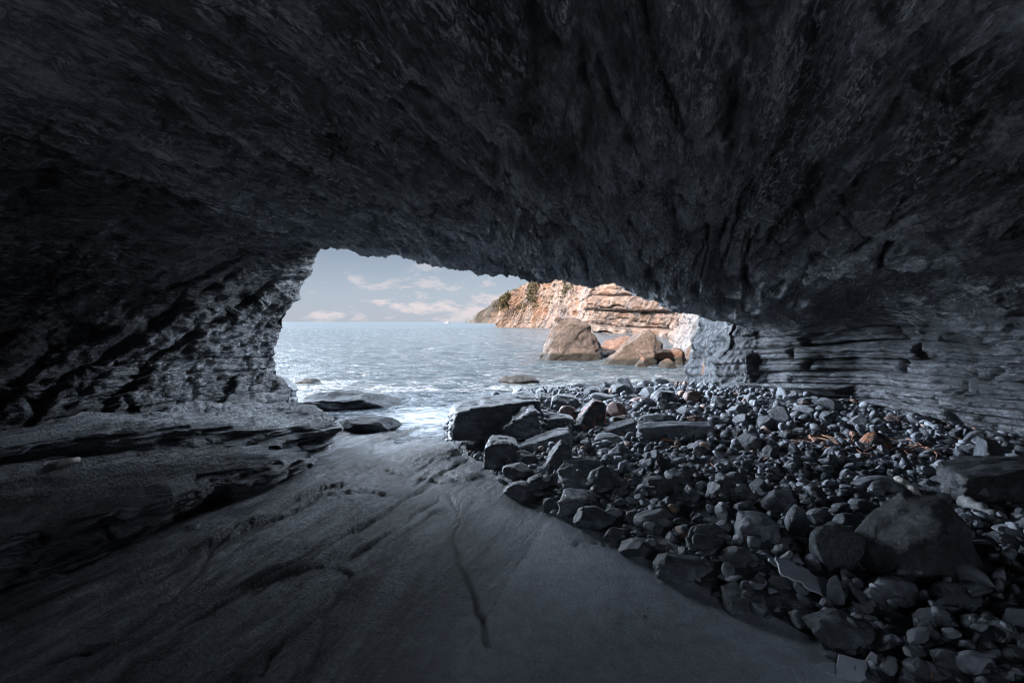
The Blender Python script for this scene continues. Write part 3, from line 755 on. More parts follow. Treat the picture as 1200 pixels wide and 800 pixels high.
hs = [
 ((523,461,642,517),'stone_wet','long black angular rock slab with a pinkish patch, at the foot of the foam','long black slab',11,dict(shape='slab',roll=-3,yaw=8,boxy=.75,ang=.5,depth=.55,level=6,rough=.05)),
 ((565,474,637,521),'stone_layer','stepped black block with pale edges, leaning against the long black slab','stepped black block',12,dict(shape='wedge',roll=-22,yaw=10,boxy=.6,ang=.5,layers=1,depth=.6,level=6)),
 ((567,510,609,549),'stone_wet','squarish dark boulder on the bare rock, left end of the stone pile','squarish end boulder',13,dict(shape='block',boxy=.5,ang=.6,depth=.8,level=5)),
 ((604,501,672,529),'stone_mid','pale topped wedge of rock rising to the right behind the squarish boulder','pale topped wedge',14,dict(shape='wedge',roll=-24,boxy=.7,ang=.4,depth=.5,sq=(1,.8,.45))),
 ((645,461,679,483),'stone_dark','rounded dark rock at the right end of the long black slab','rounded rock by slab',15,dict(ang=.5,depth=.8)),
 ((637,515,672,559),'stone_dark','upright pointed dark rock leaning left above the pile edge','upright pointed rock',16,dict(shape='upright',roll=24,ang=.8,depth=.6,boxy=.3)),
 ((602,527,631,549),'stone_dark','small rough cobble right behind the squarish end boulder','small rough cobble',17,dict(roll=10)),
 ((588,541,630,564),'stone_dark','low rounded rock on the bare floor edge under the squarish boulder','low rounded edge rock',18,dict(roll=14,ang=.4,sq=(1,.8,.7))),
 ((590,562,631,588),'stone_layer','oval split rock resting on bare floor, first below the low rounded one','oval split rock',19,dict(roll=14,ang=.4,layers=.5)),
 ((617,556,645,577),'stone_dark','blocky small stone between the oval split rock and the tilted flat slab','blocky small stone',20,dict(boxy=.4)),
 ((652,537,708,576),'stone_mid','broad flat grey slab tilted towards the opening','broad tilted grey slab',21,dict(shape='tilted',roll=-20,pitch=18,yaw=15,boxy=.7,ang=.4,depth=.9,sq=(1,1,.4),level=6)),
 ((688,545,729,578),'stone_dark','smooth dark boulder leaning on the right of the broad tilted slab','smooth leaning boulder',22,dict(roll=-28,ang=.5,depth=.8)),
 ((651,573,701,605),'stone_layer','dark layered block below the broad tilted grey slab','dark layered block',23,dict(shape='block',layers=.8,boxy=.4,roll=5)),
 ((671,591,723,623),'stone_dark','egg shaped dark boulder on the pile edge beside the bare floor','egg shaped edge boulder',24,dict(roll=-8,ang=.35,depth=.7)),
 ((636,583,654,600),'stone_dark','small square stone on the floor edge left of the layered block','small square stone',25,dict(boxy=.4,level=4)),
 ((642,555,658,571),'stone_dark','small round stone left of the broad tilted slab','small round stone',26,dict(level=4)),
 ((706,615,742,637),'stone_dark','small oblong dark rock between two edge boulders','small oblong rock',27,dict(roll=8)),
 ((724,626,771,657),'stone_dark','rough black boulder with a lit crest on the floor edge','rough crest boulder',28,dict(roll=-6,ang=.7)),
 ((765,645,836,684),'stone_dark','long wedge shaped boulder lying along the floor edge, sloping right','long wedge boulder',29,dict(roll=17,ang=.6,depth=.6,boxy=.4,level=6)),
 ((802,616,851,653),'stone_dark','tilted angular rock above the long wedge boulder','tilted angular rock',30,dict(shape='tilted',roll=-26,ang=.7,boxy=.4,sq=(1,.8,.6))),
 ((845,638,884,670),'stone_dark','hump backed boulder right of the long wedge boulder','hump backed boulder',31,dict(roll=-12,ang=.7)),
 ((861,600,912,640),'stone_mid','pitted boulder with flat dark underside in the middle of the beach','pitted flat bottomed boulder',32,dict(shape='block',ang=.6,boxy=.2)),
 ((862,587,889,612),'stone_dark','leaning stone behind the pitted flat bottomed boulder','leaning stone',33,dict(roll=20)),
 ((891,573,932,605),'stone_mid','pale grey rounded boulder with pitted top, mid beach','pale pitted boulder',34,dict(roll=-10,ang=.4)),
 ((921,590,948,630),'stone_mid','upright oval pitted stone in front of the pale pitted boulder','upright oval stone',35,dict(roll=-6,ang=.35,depth=.9)),
 ((854,571,884,595),'stone_dark','round smooth dark cobble left of the pale pitted boulder','round smooth cobble',36,dict(ang=.2)),
 ((826,555,864,592),'stone_dark','dark peaked rock leaning right in mid beach','dark peaked rock',37,dict(shape='upright',roll=-34,ang=.7,boxy=.3)),
 ((742,593,798,622),'stone_dark','low broad rock with sloping top behind the floor edge','low broad rock',38,dict(roll=-14,ang=.5,sq=(1,1,.7))),
 ((872,637,914,652),'stone_mid','flat oblong stone right of the hump backed boulder','flat oblong stone',39,dict(ang=.4,sq=(1,1,.4))),
 ((1008,580,1162,690),'stone_black','biggest boulder on the right, with a broad sloping flat top','biggest boulder',43,dict(shape='big',roll=6,pitch=14,yaw=-25,boxy=.75,ang=.55,depth=.75,level=6,rough=.035)),
 ((1100,536,1225,592),'stone_black','huge dark slab against the layered wall at the right edge','huge slab by wall',44,dict(shape='slab',roll=10,boxy=.7,ang=.5,depth=.5,level=6,rough=.04)),
 ((1000,556,1066,581),'stone_mid','long low smooth rock between the biggest boulder and the wall','long low smooth rock',45,dict(ang=.3,roll=-6,depth=.5)),
 ((1008,504,1042,531),'weedy','round rock crusted with bright orange weed at the foot of the wall','orange crusted rock',46,dict(ang=.35)),
 ((946,594,977,620),'stone_mid','faceted grey stone left of the biggest boulder','faceted grey stone',47,dict(roll=14,ang=.8)),
 ((965,618,1001,643),'stone_dark','plain rounded cobble lower left of the biggest boulder','plain rounded cobble',48,dict(ang=.25)),
 ((1083,556,1136,583),'stone_mid','pale flattened rock between the huge slab and the biggest boulder','pale flattened rock',49,dict(roll=12,ang=.6,sq=(1,1,.6))),
 ((984,548,1006,566),'stone_mid','round pale cobble left of the long low smooth rock','round pale cobble',50,dict(ang=.3)),
 ((845,685,895,720),'stone_dark','flat topped dark rock at the floor edge, below the hump backed boulder','flat topped edge rock',51,dict(shape='slab',roll=14,boxy=.5,ang=.5,sq=(1,.7,.6))),
 ((945,713,1022,768),'stone_dark','big rough black boulder at the floor edge above the crumpled sheet','big rough edge boulder',52,dict(ang=.6,roll=8,rough=.08,level=6)),
 ((1015,673,1069,716),'stone_mid','large pitted grey boulder below the biggest boulder','large pitted boulder',53,dict(roll=-8,ang=.5,rough=.06)),
 ((986,677,1020,700),'stone_dark','small pitted rock touching the left of the large pitted boulder','small pitted rock',54,dict()),
 ((1002,700,1022,722),'stone_mid','pale upright pebble below the large pitted boulder','pale upright pebble',55,dict(level=4,depth=.8)),
 ((968,673,988,712),'stone_mid','thin upright stone at the right end of the pale board','thin upright stone',56,dict(roll=6,depth=.5,level=4)),
 ((1092,679,1146,722),'stone_dark','round ball like boulder at the lower right below the biggest boulder','round ball boulder',57,dict(ang=.15,rough=.03)),
 ((899,672,932,694),'stone_dark','small angular rock left of the pale board','small angular rock',58,dict()),
 ((1047,781,1094,812),'stone_dark','striped slab stone cut by the bottom of the picture','striped bottom stone',59,dict(roll=20,layers=.6)),
 ((1131,735,1170,756),'stone_dark','low arched stone at the lower right','low arched stone',60,dict(ang=.3)),
 ((1176,754,1212,784),'stone_dark','smooth stone at the lower right corner','corner stone',61,dict(ang=.3)),
 ((1092,756,1130,792),'stone_dark','pointed dark stone near the bottom right','pointed bottom stone',62,dict(ang=.8)),
 ((1023,744,1057,759),'stone_mid','flat thin stone right of the crumpled sheet','flat thin stone',63,dict(sq=(1,1,.4))),
 ((1058,745,1090,764),'stone_mid','flat triangular stone right of the flat thin one','flat triangular stone',64,dict(sq=(1,1,.5),ang=.8)),
 ((673,467,712,504),'lichen','upright dark rock with a bright orange red patch on its face','orange patched rock',65,dict(shape='upright',boxy=.4,ang=.6,depth=.7)),
 ((682,452,705,464),'stone_wet','small dark rock standing alone in the water','lone water rock',66,dict(level=4,sink=.1)),
 ((746,444,769,457),'stone_wet','small peaked dark rock farthest out in the shallows','farthest peaked rock',67,dict(level=4,ang=.9,sink=.1)),
 ((744,453,776,468),'stone_mid','grey rock with a rusty top at the water line','rusty topped rock',68,dict(level=4,sink=.1)),
 ((763,456,794,477),'stone_wet','dark domed boulder at the water line','dark domed boulder',69,dict(ang=.4,sink=.08)),
 ((738,464,766,478),'stone_red','pinkish flat faced stone in front of the dark domed boulder','pinkish flat stone',70,dict(level=4)),
 ((745,497,839,518),'stone_mid','long log shaped slab lying level across the beach','long log shaped slab',71,dict(shape='log',boxy=.7,ang=.3,depth=.3,level=6,roll=2)),
 ((747,484,794,500),'stone_dark','rough dark block behind the long log shaped slab','rough dark block',72,dict(boxy=.3,depth=.5)),
 ((694,491,748,512),'stone_dark','narrow tilted slab right of the orange patched rock','narrow tilted slab',73,dict(shape='wedge',roll=-18,boxy=.6,depth=.4,sq=(1,.6,.35))),
 ((797,486,829,500),'stone_red','rusty brown curved stone near the wall end','rusty brown stone',74,dict(level=4,depth=.5)),
 ((712,521,740,540),'stone_mid','pale rounded cobble below the narrow tilted slab','pale rounded cobble',75,dict(ang=.3,level=4)),
 ((801,457,822,474),'stone_red','reddish boulder at the foot of the pale outer rock','reddish boulder',76,dict(level=4,ang=.4)),
 ((788,475,822,490),'stone_dark','flat dark rock in front of the reddish boulder','flat dark rock',77,dict(level=4,sq=(1,1,.6))),
 ((778,552,810,574),'stone_dark','dark step shaped block in mid beach','step shaped block',78,dict(shape='block',boxy=.5,layers=.8)),
 ((688,459,726,473),'stone_dark','dark low rock behind the orange patched rock','dark low rock',79,dict(level=4,sink=.08)),
 ((805,516,838,533),'stone_dark','dark wedge stone below the right end of the log shaped slab','dark wedge stone',80,dict(roll=-12,level=4)),
 ((696,506,731,521),'stone_mid','flat oval stone below the narrow tilted slab','flat oval stone',81,dict(level=4,sq=(1,1,.5))),
 ((711,470,734,491),'stone_red','dull pink upright stone right of the orange patched rock','dull pink upright stone',82,dict(level=4)),
 ((640,484,674,505),'stone_layer','dark folded rock between the stepped block and the orange patched rock','dark folded rock',83,dict(shape='block',layers=.8)),
 ((655,474,676,492),'stone_red','small rusty stone left of the orange patched rock','small rusty stone',84,dict(level=4)),
]
for box, mat, lab, short, seed, kw in hs:
    hero(box, mat, lab, short, seed, group=B, **kw)

# stone by the left ledge foot
tag(hero((213,612,240,628), 'stone_mid', 'small pale angular stone lying at the foot of the left ledge', 'ledge foot stone', 301, name='stone', cat='stone', base=0., ang=.8, level=4), None)
HERO.pop()
# rocks awash near the opening, left and centre
tag(hero((393,493,470,508), 'awash', 'flat dark rock awash in the thin water right of the ledge tip', 'x', 302, name='flat_rock', cat='rock', Y=8.3, base=-.11, sink=.1, depth=.55, ang=.5), None); HERO.pop()
tag(hero((583,445,632,452), 'awash', 'thin dark rock barely above the sea, beyond the long black slab', 'x', 303, name='flat_rock', cat='rock', Y=15.2, base=SEA-.03, sink=.08, depth=.4, ang=.5, level=4), None); HERO.pop()
tag(hero((342,443,375,452), 'awash', 'dark low rock in the sea just right of the left wall', 'x', 304, name='flat_rock', cat='rock', Y=15.0, base=SEA-.03, sink=.08, depth=.5, ang=.5, level=4), None); HERO.pop()
tag(hero((345,455,470,482), 'awash', 'broad low rock shelf awash behind the left ledge', 'x', 305, name='rock_shelf', cat='rock', Y=10.3, base=-.3, sink=.1, depth=.9, ang=.4, layers=.5, sq=(1, 1, .2), level=6), None); HERO.pop()
tag(hero((716,449,728,453), 'stone_red', 'tiny orange rock in the shallows past the lone dark rock', 'x', 306, name='small_rock', cat='rock', Y=14.0, base=SEA-.02, sink=.05, level=4), None); HERO.pop()
# outcrop beside the foot of the left wall
hero((312,415,347,452), 'stone_wet', 'dark mushroom shaped outcrop at the foot of the left wall', 'x', 307, name='rock_outcrop', cat='rock', Y=9.3, base=.15, sink=.3, depth=1.2, ang=.6, layers=.7, boxy=.4); HERO.pop()

# far boulders in the water
FB = 'far boulders under the sunlit cliff'
def far(box, mat, lab, seed, Y, **kw):
    hero(box, mat, lab, 'x', seed, group=FB, Y=Y, base=SEA-.05, name='boulder', cat='rock', sink=.3, **kw); HERO.pop()
far((629,369,709,424), 'far_grey', 'big pyramid shaped boulder standing in the sea', 401, 24.0, shape='pyramid', layers=.6, tilt=58, rough=.045, smooth=1, ang=.9, roll=-4, depth=.8, boxy=.2, sq=(1, 1, 1), level=6)
far((697,384,771,430), 'far_pale', 'pale slanting boulder right of the pyramid shaped one', 402, 21.0, shape='slant', layers=.6, tilt=32, rough=.045, smooth=1, roll=-32, ang=.7, boxy=.4, depth=.6, level=6, sq=(1, .9, .6))
far((700,377,748,404), 'far_orange', 'orange brown rock behind the pale slanting boulder', 403, 26.0, shape='tilted', roll=8, ang=.7)
far((738,388,775,421), 'far_grey', 'grey block right of the pale slanting boulder', 404, 23.0, shape='block', ang=.7, boxy=.4)
far((756,404,800,423), 'far_orange', 'long squared orange block at the water under the cliff', 405, 22.0, shape='log', boxy=.75, ang=.3, depth=.5)
far((796,405,817,422), 'far_orange', 'small orange rock right of the long orange block', 406, 22.0, shape='wedge', ang=.6)
far((765,394,790,408), 'far_orange', 'small orange rock on top behind the long orange block', 407, 25.0, shape='block', ang=.6)
far((783,396,803,411), 'far_grey', 'grey rock behind the right end of the orange block', 408, 25.0, ang=.6)
far((815,408,834,425), 'far_orange', 'small orange rock at the right end under the leaning grey one', 410, 19.0, ang=.6)
far((743,410,762,424), 'far_orange', 'low orange rock touching the left end of the long orange block', 411, 20.5, ang=.6)
far((772,414,792,427), 'far_orange', 'low orange brown rock in the water in front of the long orange block', 412, 20.0, ang=.7)
far((803,396,836,426), 'far_grey', 'grey leaning rock beside the pale outer wall', 409, 20.0, ang=.8, roll=20)

# ---------------------------------------------------------------- scattered cobbles
def wall_x(y):
    return np.interp(y, [0, 3, 6, 7.6, 9, 10, 12, 14], [5.6, 5.5, 5.15, 4.75, 3.75, 3.7, 4.2, 4.8])
ARCH = []
for i in range(26):
    sqz = random.choice([.45, .6, .75, .9]); ang = random.choice([.5, .8, 1., 1.2])
    p, Fc = rock_verts(4, 500+i, ang, .045, .5 if i % 6 == 0 else 0, (1, random.uniform(.6, .95), sqz), random.choice([0, .3, .5]))
    mn, mx = p.min(0), p.max(0); p = (p-(mn+mx)/2)/(mx[0]-mn[0])*2
    ms = {}
    for k in ('stone_dark', 'stone_mid', 'stone_red', 'stone_wet'):
        ms[k] = mesh_from('stone', p, Fc, M[k])
    ARCH.append((ms, 1.0, (mx[1]-mn[1])/(mx[0]-mn[0]), (mx[2]-mn[2])/(mx[0]-mn[0]), 'flat' if sqz < .5 else ('angular' if ang > .5 else 'rounded')))
placed = []
def visible(x, y, m=1.08):
    return abs(x) < y*m+.1
DIRW = lambda dx, dy: ('right of' if dx > 0 else 'left of') if abs(dx) > abs(dy) else ('behind' if dy > 0 else 'in front of')
tries = 0; scatter = []
N_IND = 300-len(hs)-1
while len(scatter) < N_IND and tries < 60000:
    tries += 1
    Y = 1.7+random.random()**1.15*10.2
    x = random.uniform(-1.2, 5.6)
    if not visible(x, Y, 1.02): continue
    e = edge_x(Y); r = .5*min(max(random.lognormvariate(math.log(.215), .36), .11), .46)
    if x < e+r*.8 or x > wall_x(Y)-.12: continue
    if (CZ-float(ground(x, Y)))/Y*F+HY > 815: continue
    if hmap(x, Y)-float(ground(x, Y)) > .10: continue
    if any((x-q[0])**2+(Y-q[1])**2 < (.70*(r+q[2]))**2 for q in scatter): continue
    if any((x-q[0])**2+(Y-q[1])**2 < (r*.6+q[2]*1.0)**2 for q in HERO): continue
    ppx = 600+F*x/Y; ppy = HY+F*(CZ-float(ground(x, Y)))/Y; pr = F*r/Y
    if any(bx0-pr < ppx < bx1+pr and by0 < ppy < by1+2.2*pr for bx0, by0, bx1, by1 in ((1008, 504, 1042, 531), (673, 467, 712, 504), (745, 497, 839, 518), (905, 664, 985, 690), (1050, 569, 1080, 583), (940, 508, 1100, 524))): continue
    scatter.append((x, Y, r))
seen = {}
scatter.sort(key=lambda q: -q[2])
for (x, Y, r) in scatter:
    ms, a, b, c, shp = random.choice(ARCH)
    k = random.choices(['stone_dark', 'stone_mid', 'stone_red'], [.62, .34, .04 if Y > 6 else .0])[0]
    yaw = random.uniform(0, 6.28)
    g = hmap(x, Y)
    hz = r*c*1.2
    o = link('cobble', ms[k], None, (x, Y, g+hz*.55))
    o.scale = (r, r, r*1.15); o.rotation_euler = (random.gauss(0, .28), random.gauss(0, .28), yaw)
    stamp(x, Y, r*.9, r*b*.9, yaw, g+hz*1.5, 3)
    # name its nearest hand-described neighbour
    q = min(HERO, key=lambda q: math.hypot(x-q[0], Y-q[1])-q[2])
    tone = {'stone_dark': 'dark', 'stone_mid': 'grey', 'stone_red': 'reddish'}[k]
    size = 'large' if r > .12 else ('small' if r < .075 else 'medium')
    key = '%s %s %s cobble %s the %s' % (size, shp, tone, DIRW(x-q[0], Y-q[1]), q[3])
    seen.setdefault(key, []).append((math.hypot(x-q[0], Y-q[1]), o))
ORD = ['nearest', 'second nearest', 'third nearest', 'fourth nearest', 'fifth nearest', 'sixth nearest', 'seventh nearest', 'eighth nearest', 'ninth nearest', 'tenth nearest']
for key, lst in seen.items():
    lst.sort(key=lambda t: t[0])
    for i, (d, o) in enumerate(lst):
        lab = key if len(lst) == 1 else key.replace('cobble', 'cobble')+', '+ORD[min(i, 9)]+' such'
        tag(o, lab, 'stone', 'cobbles on the beach')

# the countless pebbles between them: one object
def build_pebbles():
    bank = {}
    for l in (2, 3):
        bank[l] = [rock_verts(l, 900+i, random.choice([.5, .75, 1.0]), .07, 0, (1, random.uniform(.5, .9), random.uniform(.35, .75)))[0] for i in range(16)]
    VV = []; FF = []; n = 0; cnt = 0
    VR = []; FR = []; nr = 0
    for it in range(20000):
        Y = 1.6+random.random()**1.1*10.6
        x = random.uniform(-1.3, 5.7)
        if not visible(x, Y, 1.1): continue
        e = float(edge_x(Y))
        if x < e+.03 or x > wall_x(Y)+.15: continue
        r = .5*min(max(random.lognormvariate(math.log(.076), .48), .025), .18)
        if x < e+.35: r *= .8
        gr = float(ground(x, Y)); h = hmap(x, Y)
        if h-gr > .08 and (random.random() < .97 or h-gr > .2): continue
        l = 3 if Y < 5.5 and r > .025 else 2
        p = random.choice(bank[l])
        yaw = random.uniform(0, 6.28)
        q = (p@rotm(random.gauss(0, .35), random.gauss(0, .35), yaw).T)*r
        q = q+np.array([x, Y, h+r*.32])
        stamp(x, Y, r*.8, r*.7, yaw, h+r*.75, 3)
        if random.random() < (.04 if Y > 5 else .004):
            VR.append(q); FR.append(ICO[l][1]+nr); nr += len(q)
        else:
            VV.append(q); FF.append(ICO[l][1]+n); n += len(q)
        cnt += 1
    o = link('pebbles', mesh_from('pebbles', np.concatenate(VV+VR), np.concatenate(FF+[f+n for f in FR]), M['pebble']))
    o.data.materials.append(M['pebble_red'])
    nf = sum(len(f) for f in FF); mi = np.zeros(len(o.data.polygons), dtype=np.int32); mi[nf:] = 1
    o.data.polygons.foreach_set('material_index', mi)
    tag(o, 'loose dark pebbles filling the beach between the larger stones', None, None, 'stuff')
    print('PEBBLES', cnt, 'COBBLES', len(scatter))
def pebble_mat(name, red=False):
    m, nt, b = new_mat(name); N = NB(nt); g = N.n('ShaderNodeNewGeometry'); p = g.outputs['Position']
    rnd = N.math('POWER', g.outputs['Random Per Island'], 1.8)
    n3 = N.noise(p, 60, 5, .6); n2 = N.noise(p, 18, 5, .6)
    a = N.mix(rnd, (.05, .057, .07), (.28, .30, .34)) if not red else N.mix(rnd, (.12, .07, .06), (.42, .24, .18))
    bb = N.mix(rnd, (.065, .072, .085), (.24, .26, .30)) if not red else N.mix(rnd, (.26, .16, .13), (.55, .40, .34))
    N.l(N.mix(N.ramp(n2, [(.35, 0.0), (.68, 1.0)]), a, bb), b.inputs['Base Color'])
    b.inputs['Roughness'].default_value = .55
    N.l(N.bump(n3, .006, 1, N.bump(n2, .012)), b.inputs['Normal'])
    return m
M['pebble'] = pebble_mat('dark pebbles'); M['pebble_red'] = pebble_mat('reddish pebbles', True)
build_pebbles()
def build_gravel():
    ys = np.arange(1.2, 13.5, .03); n = 220; t = np.linspace(0, 1, n)
    e = edge_x(ys)+.06+.03*vnoise(ys*9, 0, 0, 3)
    X = e[:, None]+(7.0-e[:, None])*t[None, :]**1.3; Y = np.repeat(ys[:, None], n, 1)
    Z = ground(X, Y)+.012+.02*fbm(X*14, Y*14, 0, 4, 61)+.01*ridged(X*35, Y*35, 0, 2, 62)
    Z[:, 0] -= .06
    o = link('gravel_bed', mesh_from('gravel_bed', np.stack([X, Y, Z], -1).reshape(-1, 3), grid_faces(len(ys), n, True), M['gravel']))
    tag(o, 'dark grit under the stones of the beach', None, None, 'structure')
M['gravel'] = rock_mat('dark grit', (.02, .022, .028), (.15, .16, .19), (.5, .8), 'none', 0, 1.0, 4.0)
build_gravel()

# ---------------------------------------------------------------- driftwood, reeds, board, sheet
def tube(name, pts, radii, mat, seg=8, wob=.1, seed=0):
    rs = np.random.RandomState(seed); P = np.array(pts, float); n = len(P)
    T = np.gradient(P, axis=0); T /= np.linalg.norm(T, axis=1, keepdims=True)+1e-9
    up = np.array([0, 0, 1.0]); V = []
    for i in range(n):
        a = np.cross(T[i], up); 
        if np.linalg.norm(a) < 1e-3: a = np.cross(T[i], [1, 0, 0])
        a /= np.linalg.norm(a); b2 = np.cross(T[i], a)
        for k in range(seg):
            th = 2*math.pi*k/seg; r = radii[i]*(1+wob*rs.normal())
            V.append(P[i]+a*math.cos(th)*r+b2*math.sin(th)*r)
    Fq = []
    for i in range(n-1):
        for k in range(seg):
            Fq.append([i*seg+k, i*seg+(k+1) % seg, (i+1)*seg+(k+1) % seg, (i+1)*seg+k])
    c0 = len(V); V.append(P[0]); c1 = len(V); V.append(P[-1])
    for k in range(seg):
        Fq.append([c0, (k+1) % seg, k, k]); Fq.append([c1, (n-1)*seg+k, (n-1)*seg+(k+1) % seg, (n-1)*seg+(k+1) % seg])
    bm = bmesh.new(); vs = [bm.verts.new(v) for v in V]
    for f in Fq:
        idx = list(dict.fromkeys(f))
        try: bm.faces.new([vs[j] for j in idx])
        except ValueError: pass
    bmesh.ops.recalc_face_normals(bm, faces=bm.faces)
    me = bpy.data.meshes.new(name); bm.to_mesh(me); bm.free(); me.materials.append(mat)
    for pl in me.polygons: pl.use_smooth = True
    return me
def wood(name, pA, pB, r, mat, lab, cat, bend=.05, seed=0, group=None, z=None, taper=.6, zoff=0.02):
    """pA, pB photo pixels of its two ends, lying on whatever is below"""
    ends = []
    for (px, py) in (pA, pB):
        Y = 6.0
        for _ in range(40):
            x = (px-600)/F*Y; zz = (hmap(x, Y)+zoff if z is None else z)
            Y = .6*Y+.4*min((CZ-zz)*F/(py-HY), 14)
        x = (px-600)/F*Y; zz = (hmap(x, Y)+zoff if z is None else z)
        ends.append(np.array([x, Y, zz]))
    a, b2 = ends; rs = np.random.RandomState(seed); n = 12; pts = []
    mid = (a+b2)/2
    side = np.array([-(b2-a)[1], (b2-a)[0], 0]); side /= np.linalg.norm(side)+1e-9
    Lh = np.linalg.norm(b2-a)
    for i in range(n):
        t = i/(n-1); pts.append(a*(1-t)+b2*t+side*bend*math.sin(math.pi*t)*Lh+np.array([0, 0, Lh*.04*math.sin(math.pi*t)])+rs.normal(size=3)*r*.15-mid)
    rad = [r*(1-(1-taper)*i/(n-1)) for i in range(n)]
    o = link(name, tube(name, pts, rad, mat, 8, .08, seed), None, mid)
    tag(o, lab, cat, group); return o
wood('driftwood', (1052, 570), (1078, 582), .035, M['driftwood'], 'pale bleached driftwood piece between the long low rock and the biggest boulder', 'driftwood', .06, 3)
wood('driftwood', (1128, 586), (1172, 606), .05, M['greywood'], 'grey driftwood pole lying right of the biggest boulder', 'driftwood', .03, 4)
wood('driftwood', (905, 540), (945, 530), .02, M['greywood'], 'thin dark stick lying left of the reddish reeds', 'driftwood', .02, 5)
wood('driftwood', (774, 513), (798, 515), .018, M['reed'], 'short rusty orange stick below the long log shaped slab', 'stick', .01, 6)
q0 = surface_at(75, 545); q0 = np.array(q0[:])
o = link('driftwood', tube('driftwood', [np.array([-.07, -.06, .015]), np.array([-.01, -.035, .03]), np.array([.035, -.005, .035]), np.array([.06, .03, .035]), np.array([.06, .075, .03]), np.array([.03, .10, .02])], [.03, .034, .032, .028, .024, .016], M['driftwood'], 8, .1, 7), None, q0)
tag(o, 'short curved piece of pale driftwood on the left ledge', 'driftwood')
# reeds
rr = random.Random(5)
sp = []
for i in range(46):
    px = rr.triangular(905, 1125, 1000) if i % 5 else rr.uniform(700, 900); py = rr.uniform(507, 524)+max(0, (px-1000))*.13+(rr.uniform(10, 40) if i % 5 == 0 else 0)
    a = rr.gauss(.15, .55); L = rr.uniform(6, 26) if i % 5 else rr.uniform(4, 9)
    sp.append(((px, py), (px+math.cos(a)*L, py+math.sin(a)*L*.45), i))
for k, (pa, pb, i) in enumerate(sorted(sp, key=lambda t: t[0][0])):
    if k < 2 or i % 5 == 0:
        lab = 'tiny reddish dry reed stalk among the far cobbles'
    elif pa[0] < 1008: lab = 'reddish dry reed stalk in the drift left of the orange crusted rock'
    else: lab = 'reddish dry reed stalk in the drift right of the orange crusted rock'
    wood('reed_stalk', pa, pb, rr.uniform(.004, .008), M['reed'], lab, 'reed', rr.uniform(-.12, .12), 60+i, 'dry reed stalks', zoff=rr.uniform(.01, .05))
wood('reed_stalk', (948, 513), (985, 521), .016, M['reed'], 'longest orange branch lying left of the orange crusted rock', 'branch', .05, 201, zoff=.05)
wood('reed_stalk', (955, 521), (950, 505), .011, M['reed'], 'upright orange twig at the left end of the longest branch', 'branch', .05, 202, zoff=.05)
wood('reed_stalk', (997, 505), (996, 518), .010, M['reed'], 'upright orange twig just left of the orange crusted rock', 'branch', .05, 203, zoff=.05)

def sheet(name, outline, thick, mat, edgemat, loc, rot, seed, wob=.01, n=40):
    """thin broken plate with a ragged outline and its own thickness, front > torn edge strip"""
    rs = np.random.RandomState(seed); pts = []
    for i in range(len(outline)):
        a = np.array(outline[i]); b2 = np.array(outline[(i+1) % len(outline)]); L = np.linalg.norm(b2-a); m = max(2, int(L/.02))
        for j in range(m):
            q = a+(b2-a)*j/m; pts.append(q+rs.normal(size=2)*(wob if j else 0))
    bm = bmesh.new()
    top = [bm.verts.new((q[0], q[1], thick/2+.012*math.sin(q[0]*9+seed))) for q in pts]; bot = [bm.verts.new((q[0], q[1], -thick/2+.012*math.sin(q[0]*9+seed))) for q in pts]
    bm.faces.new(top); bm.faces.new(bot[::-1]); k = len(pts)
    for i in range(k):
        f = bm.faces.new([bot[i], bot[(i+1) % k], top[(i+1) % k], top[i]]); f.material_index = 1
    bmesh.ops.triangulate(bm, faces=[f for f in bm.faces if len(f.verts) > 4])
    bmesh.ops.recalc_face_normals(bm, faces=bm.faces)
    me = bpy.data.meshes.new(name); bm.to_mesh(me); bm.free(); me.materials.append(mat); me.materials.append(edgemat)
    o = link(name, me, None, loc); o.rotation_euler = rot
    return o
def spot(px, py, dz=0.):
    Y = 4.0
    for _ in range(40):
        x = (px-600)/F*Y; Y = .6*Y+.4*min((CZ-hmap(x, Y)-dz)*F/(py-HY), 14)
    x = (px-600)/F*Y; return (x, Y, hmap(x, Y)+dz)
p = spot(948, 680, .05)
o = sheet('broken_board', [(-.17, -.045), (.15, -.075), (.19, -.01), (.16, .05), (-.19, .055)], .014, M['board'], M['boardedge'], p, (R(30), R(18), R(-14)), 3, .006)
tag(o, 'pale broken board with a ragged white edge, leaning among dark cobbles', 'board')
p = spot(925, 668, .05)
o = sheet('broken_board', [(-.13, -.015), (.13, -.02), (.12, .02), (-.12, .02)], .016, M['boardedge'], M['boardedge'], p, (R(30), R(26), R(-12)), 4, .004)
tag(o, 'narrow pale strip of wood beside the upper left of the broken board', 'board')
M['sheet'] = plain('grey sheet', (.30, .32, .36), .6, .15, 8)
p = spot(1004, 784, .05)
root = empty('crumpled_sheet', p)
tag(root, 'torn crumpled pale sheet at the bottom edge where stones meet bare floor', 'sheet')
for nm, ol, lo, ro, s_ in (('front_panel', [(-.09, -.045), (.09, -.055), (.085, .04), (-.05, .05)], (-.02, 0, .01), (R(62), R(10), R(4)), 5),
                      ('side_panel', [(-.06, -.05), (.075, -.045), (.08, .02), (-.02, .055)], (.10, .02, .01), (R(55), R(16), R(-24)), 6),
                      ('torn_corner', [(-.06, .02), (-.03, -.015), (.04, -.03), (.045, .03)], (-.13, .01, .0), (R(40), R(14), R(15)), 7)):
    q = sheet(nm, ol, .006, M['sheet'], M['boardedge'], lo, ro, s_, .0025); q.parent = root
tag(hero((751,719,759,724), 'stone_mid', 'tiny pale chip of stone alone on the smooth bare floor', 'x', 310, name='stone_chip', cat='stone', base=0., level=3), None); HERO.pop()

